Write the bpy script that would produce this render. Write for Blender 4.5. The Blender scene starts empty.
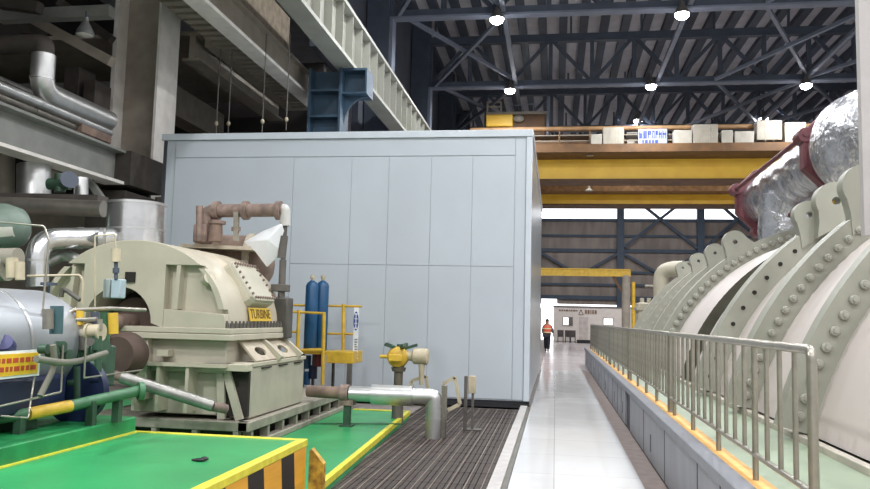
import bpy, bmesh, math, random
from mathutils import Vector, Matrix
random.seed(7)
S = bpy.context.scene
COL = S.collection
PI = math.pi

# ------------------------------------------------------------------ camera
FPX = 781.6; YAW, PITCH, ROLL = .15459, .09365, .02457
CAM = Vector((0, 0, 1.65))
cf = Vector((-math.sin(YAW)*math.cos(PITCH), math.cos(YAW)*math.cos(PITCH), math.sin(PITCH)))
cr = Vector((math.cos(YAW), math.sin(YAW), 0)); cu = cr.cross(cf)
r2 = cr*math.cos(ROLL)+cu*math.sin(ROLL); u2 = -cr*math.sin(ROLL)+cu*math.cos(ROLL)
cam = bpy.data.objects.new('camera', bpy.data.cameras.new('camera')); COL.objects.link(cam)
M3 = Matrix((r2, u2, -cf)).transposed()
cam.matrix_world = Matrix.Translation(CAM) @ M3.to_4x4()
cam.data.sensor_width = 36; cam.data.lens = FPX/870*36; cam.data.clip_end = 300
S.camera = cam
def P(px, py, Y=None, X=None, Z=None):
    """survey helper: where the sight line meets a measured plane of the hall"""
    d = cf + r2*((px-435)/FPX) - u2*((py-244.5)/FPX)
    if Y is not None: t = Y/d.y
    elif X is not None: t = X/d.x
    else: t = (Z-CAM.z)/d.z
    return CAM + d*t

# ------------------------------------------------------------------ materials
def lin(c):
    c = c/255.0
    return c/12.92 if c <= .04045 else ((c+.055)/1.055)**2.4
def rgb(h): return tuple(lin(int(h[i:i+2], 16)) for i in (0, 2, 4)) + (1,)
MATS = {}
def mat(name, h, rough=.5, metal=0, var=.12, scale=3.0, bump=0.0, bscale=20.0, emit=None, h2=None, spec=.5, stretch=None, bdist=.02):
    if name in MATS: return MATS[name]
    m = bpy.data.materials.new(name); m.use_nodes = True
    nt = m.node_tree; N = nt.nodes; L = nt.links; b = N['Principled BSDF']
    b.inputs['Roughness'].default_value = rough; b.inputs['Metallic'].default_value = metal
    b.inputs['Specular IOR Level'].default_value = spec
    tc = N.new('ShaderNodeTexCoord'); vec = tc.outputs['Object']
    if stretch:
        mp = N.new('ShaderNodeMapping'); mp.inputs['Scale'].default_value = stretch
        L.new(vec, mp.inputs['Vector']); vec = mp.outputs['Vector']
    no = N.new('ShaderNodeTexNoise'); no.inputs['Scale'].default_value = scale; no.inputs['Detail'].default_value = 5
    L.new(vec, no.inputs['Vector'])
    mx = N.new('ShaderNodeMix'); mx.data_type = 'RGBA'
    c = rgb(h)
    if h2: c0, c1 = c, rgb(h2)
    else:
        c0 = tuple(v*(1-var) for v in c[:3])+(1,); c1 = tuple(min(1, v*(1+var)) for v in c[:3])+(1,)
    rp = N.new('ShaderNodeMapRange'); rp.inputs['From Min'].default_value = .35; rp.inputs['From Max'].default_value = .65
    L.new(no.outputs['Fac'], rp.inputs['Value']); L.new(rp.outputs['Result'], mx.inputs['Factor'])
    mx.inputs['A'].default_value = c0; mx.inputs['B'].default_value = c1
    L.new(mx.outputs['Result'], b.inputs['Base Color'])
    if bump:
        n2 = N.new('ShaderNodeTexNoise'); n2.inputs['Scale'].default_value = bscale; n2.inputs['Detail'].default_value = 4
        L.new(vec, n2.inputs['Vector'])
        bp = N.new('ShaderNodeBump'); bp.inputs['Strength'].default_value = bump; bp.inputs['Distance'].default_value = bdist
        L.new(n2.outputs['Fac'], bp.inputs['Height']); L.new(bp.outputs['Normal'], b.inputs['Normal'])
    if emit:
        b.inputs['Emission Color'].default_value = rgb(emit[0]); b.inputs['Emission Strength'].default_value = emit[1]
    MATS[name] = m
    return m
def stripes(name, ha, hb, axis_w, period, rough=.5, duty=.5):
    """two-colour stripes: position along axis_w (object space) decides the colour"""
    m = bpy.data.materials.new(name); m.use_nodes = True
    nt = m.node_tree; N = nt.nodes; L = nt.links; b = N['Principled BSDF']; b.inputs['Roughness'].default_value = rough
    tc = N.new('ShaderNodeTexCoord'); dp = N.new('ShaderNodeVectorMath'); dp.operation = 'DOT_PRODUCT'
    dp.inputs[1].default_value = axis_w; L.new(tc.outputs['Object'], dp.inputs[0])
    di = N.new('ShaderNodeMath'); di.operation = 'DIVIDE'; di.inputs[1].default_value = period; L.new(dp.outputs['Value'], di.inputs[0])
    fr = N.new('ShaderNodeMath'); fr.operation = 'FRACT'; L.new(di.outputs[0], fr.inputs[0])
    gt = N.new('ShaderNodeMath'); gt.operation = 'GREATER_THAN'; gt.inputs[1].default_value = duty; L.new(fr.outputs[0], gt.inputs[0])
    no = N.new('ShaderNodeTexNoise'); no.inputs['Scale'].default_value = 6
    mx = N.new('ShaderNodeMix'); mx.data_type = 'RGBA'; mx.inputs['A'].default_value = rgb(ha); mx.inputs['B'].default_value = rgb(hb)
    L.new(gt.outputs[0], mx.inputs['Factor'])
    m2 = N.new('ShaderNodeMix'); m2.data_type = 'RGBA'; m2.blend_type = 'MULTIPLY'; m2.inputs['Factor'].default_value = .5
    L.new(mx.outputs['Result'], m2.inputs['A']); L.new(no.outputs['Color'], m2.inputs['B'])
    hs = N.new('ShaderNodeHueSaturation'); hs.inputs['Saturation'].default_value = 0; hs.inputs['Value'].default_value = 1.7
    L.new(no.outputs['Color'], hs.inputs['Color']); L.new(hs.outputs['Color'], m2.inputs['B'])
    L.new(m2.outputs['Result'], b.inputs['Base Color'])
    MATS[name] = m
    return m
def tiles(name, h, hg, size, rough, var=.06, mortar=.006):
    m = bpy.data.materials.new(name); m.use_nodes = True
    nt = m.node_tree; N = nt.nodes; L = nt.links; b = N['Principled BSDF']
    tc = N.new('ShaderNodeTexCoord'); br = N.new('ShaderNodeTexBrick'); br.offset = 0; br.squash = 1
    br.inputs['Scale'].default_value = 1; br.inputs['Brick Width'].default_value = size[0]; br.inputs['Row Height'].default_value = size[1]
    br.inputs['Mortar Size'].default_value = mortar; br.inputs['Bias'].default_value = 0
    c = rgb(h); br.inputs['Color1'].default_value = tuple(v*(1-var) for v in c[:3])+(1,)
    br.inputs['Color2'].default_value = tuple(min(1, v*(1+var)) for v in c[:3])+(1,); br.inputs['Mortar'].default_value = rgb(hg)
    L.new(tc.outputs['Object'], br.inputs['Vector'])
    no = N.new('ShaderNodeTexNoise'); no.inputs['Scale'].default_value = 2.5; no.inputs['Detail'].default_value = 6
    L.new(tc.outputs['Object'], no.inputs['Vector'])
    mr = N.new('ShaderNodeMapRange'); mr.inputs['To Min'].default_value = rough*.6; mr.inputs['To Max'].default_value = rough*1.5
    L.new(no.outputs['Fac'], mr.inputs['Value']); L.new(mr.outputs['Result'], b.inputs['Roughness'])
    L.new(br.outputs['Color'], b.inputs['Base Color'])
    MATS[name] = m
    return m

# ------------------------------------------------------------------ mesh builder
class MB:
    def __init__(s): s.b = bmesh.new()
    def box(s, x0, x1, y0, y1, z0, z1):
        v = [s.b.verts.new((x, y, z)) for x in (x0, x1) for y in (y0, y1) for z in (z0, z1)]
        for f in ((0,1,3,2),(4,6,7,5),(0,4,5,1),(2,3,7,6),(0,2,6,4),(1,5,7,3)): s.b.faces.new([v[i] for i in f])
        return s
    def bar(s, p0, p1, w, h, up=(0, 0, 1)):
        """rectangular bar from p0 to p1; w sideways, h along up"""
        p0, p1 = Vector(p0), Vector(p1); d = (p1-p0).normalized(); up = Vector(up)
        if abs(d.dot(up)) > .98: up = Vector((0, 1, 0))
        sx = d.cross(up).normalized(); uz = sx.cross(d).normalized()
        v = []
        for p in (p0, p1):
            for a, c in ((-1,-1),(1,-1),(1,1),(-1,1)): v.append(s.b.verts.new(p+sx*(a*w/2)+uz*(c*h/2)))
        for f in ((3,2,1,0),(4,5,6,7),(0,1,5,4),(1,2,6,5),(2,3,7,6),(3,0,4,7)): s.b.faces.new([v[i] for i in f])
        return s
    def lathe(s, prof, origin=(0,0,0), axis=(0,0,1), seg=24, a0=0.0, a1=2*PI, ref=None, cap=True):
        """prof: list of (t along axis, r)"""
        o = Vector(origin); ax = Vector(axis).normalized()
        rf = Vector(ref) if ref else (Vector((1,0,0)) if abs(ax.x) < .9 else Vector((0,1,0)))
        e1 = (rf-ax*rf.dot(ax)).normalized(); e2 = ax.cross(e1)
        full = abs(a1-a0-2*PI) < 1e-6; n = seg if full else seg+1
        rings = []
        for t, r in prof:
            if r < 1e-5 and full: rings.append([s.b.verts.new(o+ax*t)])
            else: rings.append([s.b.verts.new(o+ax*t+(e1*math.cos(a0+(a1-a0)*i/seg)+e2*math.sin(a0+(a1-a0)*i/seg))*r) for i in range(n)])
        for A, B in zip(rings, rings[1:]):
            m = seg
            for i in range(m):
                j = (i+1) % n
                if len(A) == 1 and len(B) == 1: continue
                if len(A) == 1: s.b.faces.new((A[0], B[j], B[i]))
                elif len(B) == 1: s.b.faces.new((A[i], A[j], B[0]))
                else: s.b.faces.new((A[i], A[j], B[j], B[i]))
        if cap and full:
            if len(rings[0]) > 1: s.b.faces.new(list(reversed(rings[0])))
            if len(rings[-1]) > 1: s.b.faces.new(rings[-1])
        return s
    def cyl(s, p0, p1, r, seg=16, r1=None):
        p0, p1 = Vector(p0), Vector(p1); d = p1-p0
        return s.lathe([(0, r), (d.length, r if r1 is None else r1)], p0, d, seg)
    def ball(s, c, r, seg=16, sc=(1,1,1)):
        n0 = len(s.b.verts)
        bmesh.ops.create_uvsphere(s.b, u_segments=seg, v_segments=max(6, seg//2), radius=r, matrix=Matrix.Translation(Vector(c)) @ Matrix.Diagonal((*sc, 1)))
        return s
    def tube(s, pts, r, seg=12, bend=None, closed_ends=True):
        """swept pipe through pts, corners rounded with radius bend"""
        pts = [Vector(p) for p in pts]
        if bend is None: bend = r*2.2
        path = [pts[0]]
        for a, b, c in zip(pts, pts[1:], pts[2:]):
            d0 = (a-b); d1 = (c-b); k = min(bend, d0.length*.45, d1.length*.45)
            q0, q1 = b+d0.normalized()*k, b+d1.normalized()*k
            for i in range(7):
                t = i/6; path.append(q0*(1-t)**2+b*(2*t*(1-t))+q1*t*t)
        path.append(pts[-1])
        t0 = (path[1]-path[0]).normalized(); ref = Vector((0,0,1)) if abs(t0.z) < .9 else Vector((1,0,0))
        n = (ref-t0*ref.dot(t0)).normalized(); rings = []
        for i, p in enumerate(path):
            t = (path[min(i+1, len(path)-1)]-path[max(i-1, 0)]).normalized()
            n = (n-t*n.dot(t)).normalized(); bn = t.cross(n)
            rings.append([s.b.verts.new(p+(n*math.cos(2*PI*k/seg)+bn*math.sin(2*PI*k/seg))*r) for k in range(seg)])
        for A, B in zip(rings, rings[1:]):
            for k in range(seg): s.b.faces.new((A[k], A[(k+1)%seg], B[(k+1)%seg], B[k]))
        s.b.faces.new(list(reversed(rings[0]))); s.b.faces.new(rings[-1])
        return s
    def prism(s, outer, holes, fn0, fn1):
        """outline with holes (2-D points) carried to 3-D by fn0 and fn1, with sides"""
        caps = []
        for fn in (fn0, fn1):
            loops = []; edges = []
            for lp in [outer]+list(holes):
                vs = [s.b.verts.new(fn(*p)) for p in lp]; loops.append(vs)
                for a, b in zip(vs, vs[1:]+vs[:1]): edges.append(s.b.edges.new((a, b)))
            if holes: bmesh.ops.triangle_fill(s.b, use_beauty=True, use_dissolve=False, edges=edges)
            else: s.b.faces.new(loops[0])
            caps.append(loops)
        for A, B in zip(*caps):
            n = len(A)
            for i in range(n): s.b.faces.new((A[i], A[(i+1)%n], B[(i+1)%n], B[i]))
        return s
    def build(s, name, m, parent=None, bevel=0, smooth=40, subd=0):
        bmesh.ops.recalc_face_normals(s.b, faces=s.b.faces)
        me = bpy.data.meshes.new(name); s.b.to_mesh(me); s.b.free()
        me.materials.append(m)
        if smooth and len(me.polygons):
            me.shade_smooth(); me.set_sharp_from_angle(angle=math.radians(smooth))
        o = bpy.data.objects.new(name, me); COL.objects.link(o)
        if bevel:
            b = o.modifiers.new('bevel', 'BEVEL'); b.width = bevel; b.segments = 2; b.limit_method = 'ANGLE'
        if parent: adopt(o, parent)
        return o
def adopt(o, parent):
    o.parent = parent
    w = Vector((0,0,0)); q = parent
    while q: w += q.location; q = q.parent
    # geometry is given in hall coordinates: put the part back at the hall origin
    o.location = -w
    return o
def thing(name, label, cat, loc=(0,0,0), group=None):
    o = bpy.data.objects.new(name, None); COL.objects.link(o); o.location = loc
    o.empty_display_size = .2
    o['label'] = label; o['category'] = cat
    if group: o['group'] = group
    return o
def tag(o, label, cat, group=None, kind=None):
    o['label'] = label; o['category'] = cat
    if group: o['group'] = group
    if kind: o['kind'] = kind
    return o
def struct(o):
    o['kind'] = 'structure'; return o
def dup(root, shift, label=None, group=None):
    def rec(o, par):
        c = o.copy(); COL.objects.link(c)
        if par: c.parent = par
        for ch in list(o.children): rec(ch, c)
        return c
    r = rec(root, None); r.location = root.location+Vector(shift)
    if label: r['label'] = label
    if group: r['group'] = group
    return r
# ------------------------------------------------------------------ palette
M_tile = tiles('pale floor tile', 'd3d3d3', 'a9a9a9', (1.05, 1.25), .13)
M_far = tiles('far floor tile', 'c6bebe', 'a8a0a0', (1.2, 1.2), .2)
M_conc = mat('concrete', '8f8782', .6, var=.15, scale=5)
M_strip = mat('drain strip concrete', '8a7c76', .55, var=.14, scale=6)
M_kerb = mat('kerb concrete', 'b3afac', .6, var=.08, scale=8)
M_green = mat('green floor paint', '308f55', .33, var=.12, scale=1.6, bump=.05, bscale=9)
M_green2 = mat('green kerb shaded', '1d7f46', .5, var=.2, scale=5)  # floor green made darker: the plinth's shade is put into the colour
M_yel = mat('yellow line paint', 'd0c73c', .5, var=.1, scale=12)
M_yel2 = mat('yellow steel paint', 'c9a434', .45, var=.14, scale=7)
M_crane = mat('crane yellow', 'ffcb42', .45, var=.08, scale=1.2)
M_crane2 = mat('crane ochre', '5e4122', .6, var=.22, scale=2)
M_crane3 = mat('crane brown', '7d5a34', .7, var=.3, scale=4)
M_enc = mat('enclosure paint', 'b6bec4', .42, var=.03, scale=.8)
M_encs = mat('enclosure bright side', 'b9bfc4', .28, metal=.75, var=.05, scale=1.5)
M_enct = mat('enclosure trim', 'c2cad0', .4, var=.03)
M_blk = mat('black base', '1b1c20', .5, var=.2)
M_edge = mat('dark edge', '3a3d42', .8)
M_cream = mat('turbine cream', 'b4ad9a', .42, var=.06, scale=3)
M_cream2 = mat('turbine cream dusty', 'b3a995', .55, var=.14, scale=6)
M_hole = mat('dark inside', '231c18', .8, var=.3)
M_rust = mat('rusty pipe', '7c6a60', .7, var=.3, scale=9, bump=.2)
M_brown = mat('brown casing', '8c7666', .65, var=.25, scale=5, h2='6e5c52')
M_alu = mat('aluminium cladding', 'c2c2c0', .36, metal=.85, var=.08, scale=4, bump=.15, bscale=7)
M_foil = mat('crinkled foil', 'cfd0d4', .26, metal=.85, var=.12, scale=3, bump=.9, bscale=3.2, bdist=.12)
M_aludk = mat('dull cladding', '8a857c', .4, metal=.8, var=.15, scale=4, bump=.1)
M_steel = mat('stainless tube', 'a39e92', .33, metal=.7, var=.1, scale=10)
M_base = mat('dusty base frame', '8b8578', .7, var=.18, scale=6)
M_greyg = mat('pump grey green', 'a8a292', .5, var=.08)
M_blue = mat('cylinder blue', '1a4a70', .4, var=.12, scale=5)
M_navy = mat('navy paint', '18223f', .4, var=.2, scale=4)
M_dkg = mat('valve green', '2f4a38', .5, var=.25, scale=7)
M_pipeg = mat('pipe green', '3f6a4a', .45, var=.15, scale=7)
M_lbox = mat('instrument box', '9aacb2', .5, var=.06)
M_white = mat('white sheet', 'e4e6e8', .6, var=.03)
M_beige = mat('beige enamel', 'b3a88e', .5, var=.12, scale=8)
M_dkst = mat('dark hall steel', '414956', .6, var=.12, scale=2)
M_gnd = mat('ground steel grey', '57534d', .55, var=.15, scale=5)
M_dkbr = mat('dark brown steel', '403a35', .7, var=.2, scale=4)
M_strut = mat('truss steel', '6d7482', .6, var=.1, scale=2)
M_deck = mat('roof deck', 'c4c5cc', .7, var=.08, scale=1.5)
M_sid = mat('hall siding', '9a8f87', .7, var=.2, scale=.5, stretch=(3, 1, .6))
M_sidl = mat('side wall siding', '474b55', .8, var=.12, scale=.7)
M_girt = mat('girt blue grey', '4c5a6b', .6, var=.1)
M_run = mat('runway girder paint', '98988e', .55, var=.07, scale=2)
M_bluest = mat('blue column paint', '354c5e', .5, var=.12, scale=3)
M_col = mat('white column paint', 'e8e3db', .55, var=.08, scale=3)
M_colw = mat('column web shaded', '9c9386', .7, var=.15, scale=2)  # column paint darkened: shade on the web is put into the colour
M_beam = mat('mezzanine beam grey', '83847f', .55, var=.1, scale=3)
M_beige2 = mat('mezzanine beige', '8b8376', .6, var=.12, scale=3)
M_block = mat('rough concrete block', '7d7160', .9, var=.22, scale=5, bump=.4, bscale=8)
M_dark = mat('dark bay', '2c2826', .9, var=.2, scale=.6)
M_case = mat('big casing beige', 'cbc2bc', .5, var=.04, scale=1)
M_flg = mat('big casing flange', '99998c', .5, var=.05, scale=3)
M_nut = mat('nut steel', 'a5a499', .45, metal=.3, var=.1, scale=20)
M_slot = mat('slot olive shaded', '4e4b3e', .7, var=.2)  # olive paint with the slot's inner shadow mixed into the colour
M_maroon = mat('maroon frame', '65343a', .55, var=.2, scale=6)
M_panel = mat('grey wall panel', '85868b', .5, var=.08, scale=1.5, stretch=(1, 3, 1))
M_cap = mat('grey cap', '7f8187', .5, var=.07, scale=3)
M_orange = mat('orange edge paint', 'd9a860', .6, var=.12, scale=6)
M_pgrn = mat('pale green floor', '8e9c85', .4, var=.08, scale=2)
M_cab = mat('cabin white', 'e6ddd6', .6, var=.04)
M_boxw = mat('electric cabinet', '8f897c', .5, var=.08)
M_boxg = mat('grey cabinet', '9a958a', .5, var=.1)
M_win = mat('daylight pane', 'ffffff', .4, emit=('fbfcff', 2.2))
M_lens = mat('lamp lens', 'ffffff', .4, emit=('f4f7ff', 60))
M_lampb = mat('lamp body', '6e6a64', .4, metal=.4)

# ------------------------------------------------------------------ the hall
struct(MB().box(-22, 20, -14, 80, -.3, -.06).build('floor', M_conc))
struct(MB().box(-.45, .9, -3, 27, -.06, 0).build('floor_aisle', M_tile))
struct(MB().box(-.5, 20, 27, 80, -.06, -.001).build('floor_far', M_far))
struct(MB().box(.9, 1.4, -3, 27, -.06, -.012).build('trim_1', M_strip))
struct(MB().box(-.645, -.51, 4, 15.2, -.06, .03).build('trim_2', M_kerb, bevel=.01))
struct(MB().box(-.505, -.455, 4, 15.2, -.06, .012).build('trim_3', M_aludk))
# grating: dark bars along the aisle with thin cross rods, as one floor
g = MB()
for i in range(30):
    x = -2.45+i*.06
    g.box(x, x+.05, 5.5, 14.7, -.05, -.006)
for i in range(16): g.box(-2.46, -.65, 5.6+i*.6, 5.612+i*.6, -.045, -.004)
struct(g.build('floor_grating', mat('grating steel', '3b312c', .65, metal=.1, var=.25, scale=6), smooth=0))
g = MB()
for i in range(11): g.box(-2.36+i*.165, -2.351+i*.165, 5.5, 14.7, -.05, .004)
struct(g.build('floor_grating_bars', mat('grating worn edge', '857a70', .5, metal=.2, var=.2), smooth=0))
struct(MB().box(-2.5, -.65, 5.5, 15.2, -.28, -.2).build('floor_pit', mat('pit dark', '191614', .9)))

# green floors
lo = [(-2.10, 6.4), (-2.10, 7.1), (-2.36, 12.9), (-4.3, 12.9), (-7.5, 12.9), (-7.5, 6.4)]
struct(MB().prism(lo, [], lambda x, y: Vector((x, y, -.06)), lambda x, y: Vector((x, y, .10))).build('floor_green', M_green))
struct(MB().prism([(-2.095, 6.5), (-2.095, 7.1), (-2.355, 12.91), (-2.42, 12.91), (-2.16, 7.1), (-2.16, 6.5)], [], lambda x, y: Vector((x, y, .05)), lambda x, y: Vector((x, y, .112))).build('trim_4', M_yel))
struct(MB().box(-3.3, -2.45, 12.81, 12.93, .05, .112).build('trim_5', M_yel))
struct(MB().box(-10, -2.08, 1.2, 6.45, -.06, .6).build('floor_platform', M_green))
struct(MB().box(-2.125, -2.05, 1.2, 6.47, .55, .612).build('trim_6', M_yel, bevel=.008))
struct(MB().box(-3.62, -2.125, 6.42, 6.47, .55, .610).build('trim_7', M_yel, bevel=.008))
M_hz = stripes('hazard stripes', '1f1a17', 'dca032', (0, 1, .18), .66, duty=.45)
struct(MB().box(-2.08, -2.055, 1.2, 6.45, -.05, .55).build('wall_platform', M_hz))
struct(MB().box(-6.2, -3.6, 1.2, 6.45, .6, .73).build('floor_plinth', M_green2, bevel=.01))

# hall envelope
struct(MB().box(20, 20.3, 25, 80, -.3, 17).build('wall_right', M_sidl))
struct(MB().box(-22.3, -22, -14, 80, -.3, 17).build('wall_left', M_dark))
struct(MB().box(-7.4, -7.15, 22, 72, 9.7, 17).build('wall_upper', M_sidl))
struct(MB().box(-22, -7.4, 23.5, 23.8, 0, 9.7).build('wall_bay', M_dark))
struct(MB().box(-7.4, -7.15, 27, 72, 0, 9.7).build('wall_lower', M_sidl))
struct(MB().box(-22, 20, -14, 80, 16.6, 16.8).build('ceiling', M_deck))
# end wall: siding with a clerestory band, a doorway glow over the cabin, girts, columns, braces
YW = 70
struct(MB().box(-8, 20, YW, YW+.2, 3.15, 10.75).build('wall_far', M_sid))
struct(MB().box(-8, 20, YW, YW+.2, 11.7, 17).build('wall_far_upper', M_sidl))
struct(MB().box(-8, 20, YW, YW+.2, -.06, 2.8).build('wall_far_lower', M_sid))
wn = 0
xs = [-8, -1.6, 5.55, 12.3, 20]
for a, b in zip(xs, xs[1:]):
    wn += 1
    w = MB().box(a+.3, b-.3, YW+.05, YW+.1, 10.75, 11.7).build('window_%d' % wn, M_win); struct(w)
for a, b in zip(xs[1:], xs[2:]):
    wn += 1
    w = MB().box(a+.3, b-.3, YW+.05, YW+.1, 2.8, 3.15).build('window_%d' % wn, M_win); struct(w)
for i, x in enumerate((-1.6, 5.55, 12.3, 18.5)):
    c = MB().box(x-.3, x+.3, YW-.5, YW-.02, -.05, 16).build('hall_column', M_girt); struct(c)
for z, h in ((3.75, .35), (4.9, .2), (6.0, .2), (7.9, .3), (9.2, .2), (10.6, .25)):
    c = MB().box(-7, 19, YW-.2, YW-.01, z-h/2, z+h/2).build('wall_girt', M_girt); struct(c)
for x0, x1 in ((5.85, 12), (12.6, 18)):
    for s_ in (0, 1):
        c = MB().bar((x0 if s_ else x1, YW-.3-s_*.2, 8.2), (x1 if s_ else x0, YW-.3-s_*.2, 13.2), .25, .25).build('wall_brace', M_girt); struct(c)
for x0, x1, z0, z1 in ((5.4, 2.4, 7.7, 5.9), (5.7, 8.8, 7.7, 5.9), (-1.4, 1.6, 7.7, 5.9), (12.1, 9.2, 7.7, 5.9)):
    c = MB().bar((x0, YW-.35, z0), (x1, YW-.35, z1), .22, .22).build('wall_brace', M_girt); struct(c)

# roof: purlins, trusses, struts and wind braces
pl = None
for i in range(26):
    x = -6.9+i*1.02
    if pl is None: pl = struct(MB().box(-.2, .2, 18, 69.8, 16.3, 16.58).build('roof_purlin', M_dkst)); pl.location.x = x
    else:
        c = pl.copy(); COL.objects.link(c); c.location.x = x
def truss(y):
    m = MB()
    zb, zt = 13.0, 15.2
    m.box(-6.6, 19.5, y-.16, y+.16, zb-.13, zb+.13); m.box(-6.6, 19.5, y-.16, y+.16, zt-.18, zt+.18)
    n = 13
    for i in range(n+1):
        x = -6.2+i*1.95
        m.box(x-.09, x+.09, y-.1, y+.1, zb, zt)
        if i < n:
            if i % 2: m.bar((x, y, zt), (x+1.95, y, zb), .14, .16)
            else: m.bar((x, y, zb), (x+1.95, y, zt), .14, .16)
    for i in range(8):
        x = -6+i*3.3
        m.box(x-.05, x+.05, y-.05, y+.05, zt, 16.35)
    return m
T0 = struct(truss(0).build('roof_truss', M_dkst)); T0.location.y = 28
for y in (37, 46, 55, 64):
    c = T0.copy(); COL.objects.link(c); c.location.y = y
for y in (28, 37, 46, 55, 64):   # lighter flange line of the bottom chord
    c = struct(MB().box(-6.6, 19.5, y-.2, y+.2, 12.80, 12.88).build('truss_flange', M_strut))
for y0 in (19, 28, 37, 46):
    for x in (-2, 4.6, 11.2):
        struct(MB().box(x-.09, x+.09, y0+.2, y0+8.8, 12.9, 13.05).build('roof_strut', M_strut))
    for xa, xb in ((-5.9, -2), (7.2, 11.2), (11.2, 16.5)):
        for s_ in (0, 1):
            a, b = (xa, xb) if s_ else (xb, xa)
            struct(MB().bar((a, y0+.2, 12.95+s_*.15), (b, y0+8.8, 12.95+s_*.15), .14, .14).build('wind_brace', M_strut))
# columns on the left building line, standing above the runway
for y in (28, 37, 46, 55):
    struct(MB().box(-7.1, -6.25, y-.35, y+.35, 0, 16.5).build('hall_column', M_dkst))
    struct(MB().box(-6.24, -6.12, y-.3, y+.3, 9.75, 12.8).build('column_flange', M_strut))

# crane runway girder
rg = MB().box(-5.62, -5.56, 4, 62, 8.3, 9.55).build('runway_girder', M_run); struct(rg)
adopt(MB().box(-5.85, -5.33, 4, 62, 8.2, 8.3).build('bottom_flange', M_run), rg)
adopt(MB().box(-5.85, -5.33, 4, 62, 9.55, 9.65).build('top_flange', M_run), rg)
adopt(MB().box(-5.64, -5.54, 4, 62, 9.65, 9.8).build('crane_rail', M_strut), rg)
st0 = None
for i in range(44):
    if st0 is None: st0 = adopt(MB().box(-5.56, -5.36, 8.985, 9.015, 8.3, 9.55).build('stiffener', M_run), rg)
    else:
        c = st0.copy(); COL.objects.link(c); c.location.y = i*.95
# blue column and its corbel under the runway
bc = struct(MB().box(-5.72, -5.66, 19.55, 20.35, 0, 8.2).build('blue_column', M_bluest))
adopt(MB().box(-6.5, -5.72, 19.9, 19.96, 0, 8.2).build('web', M_bluest), bc)
adopt(MB().box(-6.56, -6.5, 19.55, 20.35, 0, 8.2).build('flange', M_bluest), bc)
for z in (7.6, 6.9, 6.4): adopt(MB().box(-6.5, -5.72, 19.57, 19.9, z-.03, z+.03).build('diaphragm', M_bluest), bc)
k = MB(); k.box(-5.66, -5.0, 19.93, 19.98, 7.55, 8.15); k.box(-5.66, -4.98, 19.6, 20.3, 8.13, 8.19); k.box(-5.03, -4.98, 19.6, 20.3, 7.55, 8.13); k.box(-5.66, -4.98, 19.6, 20.3, 7.5, 7.55)
adopt(k.build('corbel', M_bluest), bc)
pr = [(-5.66, 7.5), (-5.0, 7.5)]+[(-5.0-.66*math.sin(t*PI/12), 7.5-.75*(1-math.cos(t*PI/12))) for t in range(1, 7)]
adopt(MB().prism(pr, [], lambda x, z: Vector((x, 19.9, z)), lambda x, z: Vector((x, 20.0, z))).build('haunch', M_bluest), bc)

# white column on the left, an H section of a metre
wc = struct(MB().box(-8.96, -8.90, 16.0, 16.9, 0, 13).build('white_column', M_col))
adopt(MB().box(-9.95, -8.96, 16.42, 16.48, 0, 13).build('web', M_colw), wc)
adopt(MB().box(-10.05, -9.95, 16.0, 16.9, 0, 13).build('flange', M_col), wc)
adopt(MB().box(-9.95, -8.96, 16.15, 16.42, 4.3, 4.36).build('diaphragm', M_dkst), wc)
# mezzanine beam running back to it
mb_ = struct(MB().box(-9.0, -8.95, 2, 14.6, 4.25, 4.85).build('mezzanine_beam', M_beam))
adopt(MB().box(-9.15, -8.72, 2, 14.6, 4.2, 4.26).build('bottom_flange', M_col), mb_)
adopt(MB().box(-9.15, -8.72, 2, 14.6, 4.85, 4.9).build('top_flange', M_beam), mb_)
adopt(MB().box(-9.6, -8.6, 14.6, 16.0, 4.2, 4.9).build('end_connection', M_dkbr), mb_)
adopt(MB().box(-9.6, -8.75, 14.7, 16.0, 3.2, 4.1).build('hanger_plate', M_dkbr), mb_)
# girders and slab of the upper mezzanine
ug = struct(MB().box(-6.98, -6.9, 4, 22.2, 7.74, 8.28).build('upper_girder', M_beige2))
adopt(MB().box(-7.2, -6.78, 4, 22.2, 7.66, 7.74).build('bottom_flange', M_col), ug)
adopt(MB().box(-7.2, -6.78, 4, 22.2, 8.28, 8.34).build('top_flange', M_beige2), ug)
struct(MB().box(-8.6, -7.05, 5, 19.3, 8.36, 9.5).build('wall_block', M_block, bevel=.03))
u2g = struct(MB().box(-8.8, -8.65, 17.2, 23, 7.74, 8.3).build('upper_girder', M_beige2))
adopt(MB().box(-8.98, -8.5, 17.2, 23, 7.68, 7.74).build('bottom_flange', M_beige2), u2g)
u3g = struct(MB().box(-10.6, -10.45, 17.2, 23, 7.0, 7.9).build('upper_girder', M_beige2))
adopt(MB().box(-10.8, -10.2, 17.2, 23, 6.94, 7.0).build('bottom_flange', M_beige2), u3g)
m = MB()
for i in range(56): m.box(-7.95, -7.2, 4+i*.33, 4.2+i*.33, 7.86, 8.0)
m.box(-7.95, -7.2, 4, 17.2, 8.0, 8.2); m.box(-8.4, -7.2, 17.2, 23, 8.0, 8.2); m.box(-22, -8.4, 17.2, 23, 8.3, 8.4)
struct(m.build('floor_deck', M_beige2, smooth=0))
for y in (19.5,): struct(MB().box(-22, -10.6, y-.15, y+.15, 7.2, 7.9).build('cross_beam', M_beam))

struct(MB().box(-22, -9.2, -14, 15.8, 10.2, 10.4).build('bay_shade_slab', M_dark))  # unseen slab added to keep the left bay in shadow
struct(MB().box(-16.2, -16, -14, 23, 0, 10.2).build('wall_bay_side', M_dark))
struct(MB().box(-3.64, -3.57, 1.2, 6.45, .595, .609).build('trim_11', M_yel))

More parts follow.
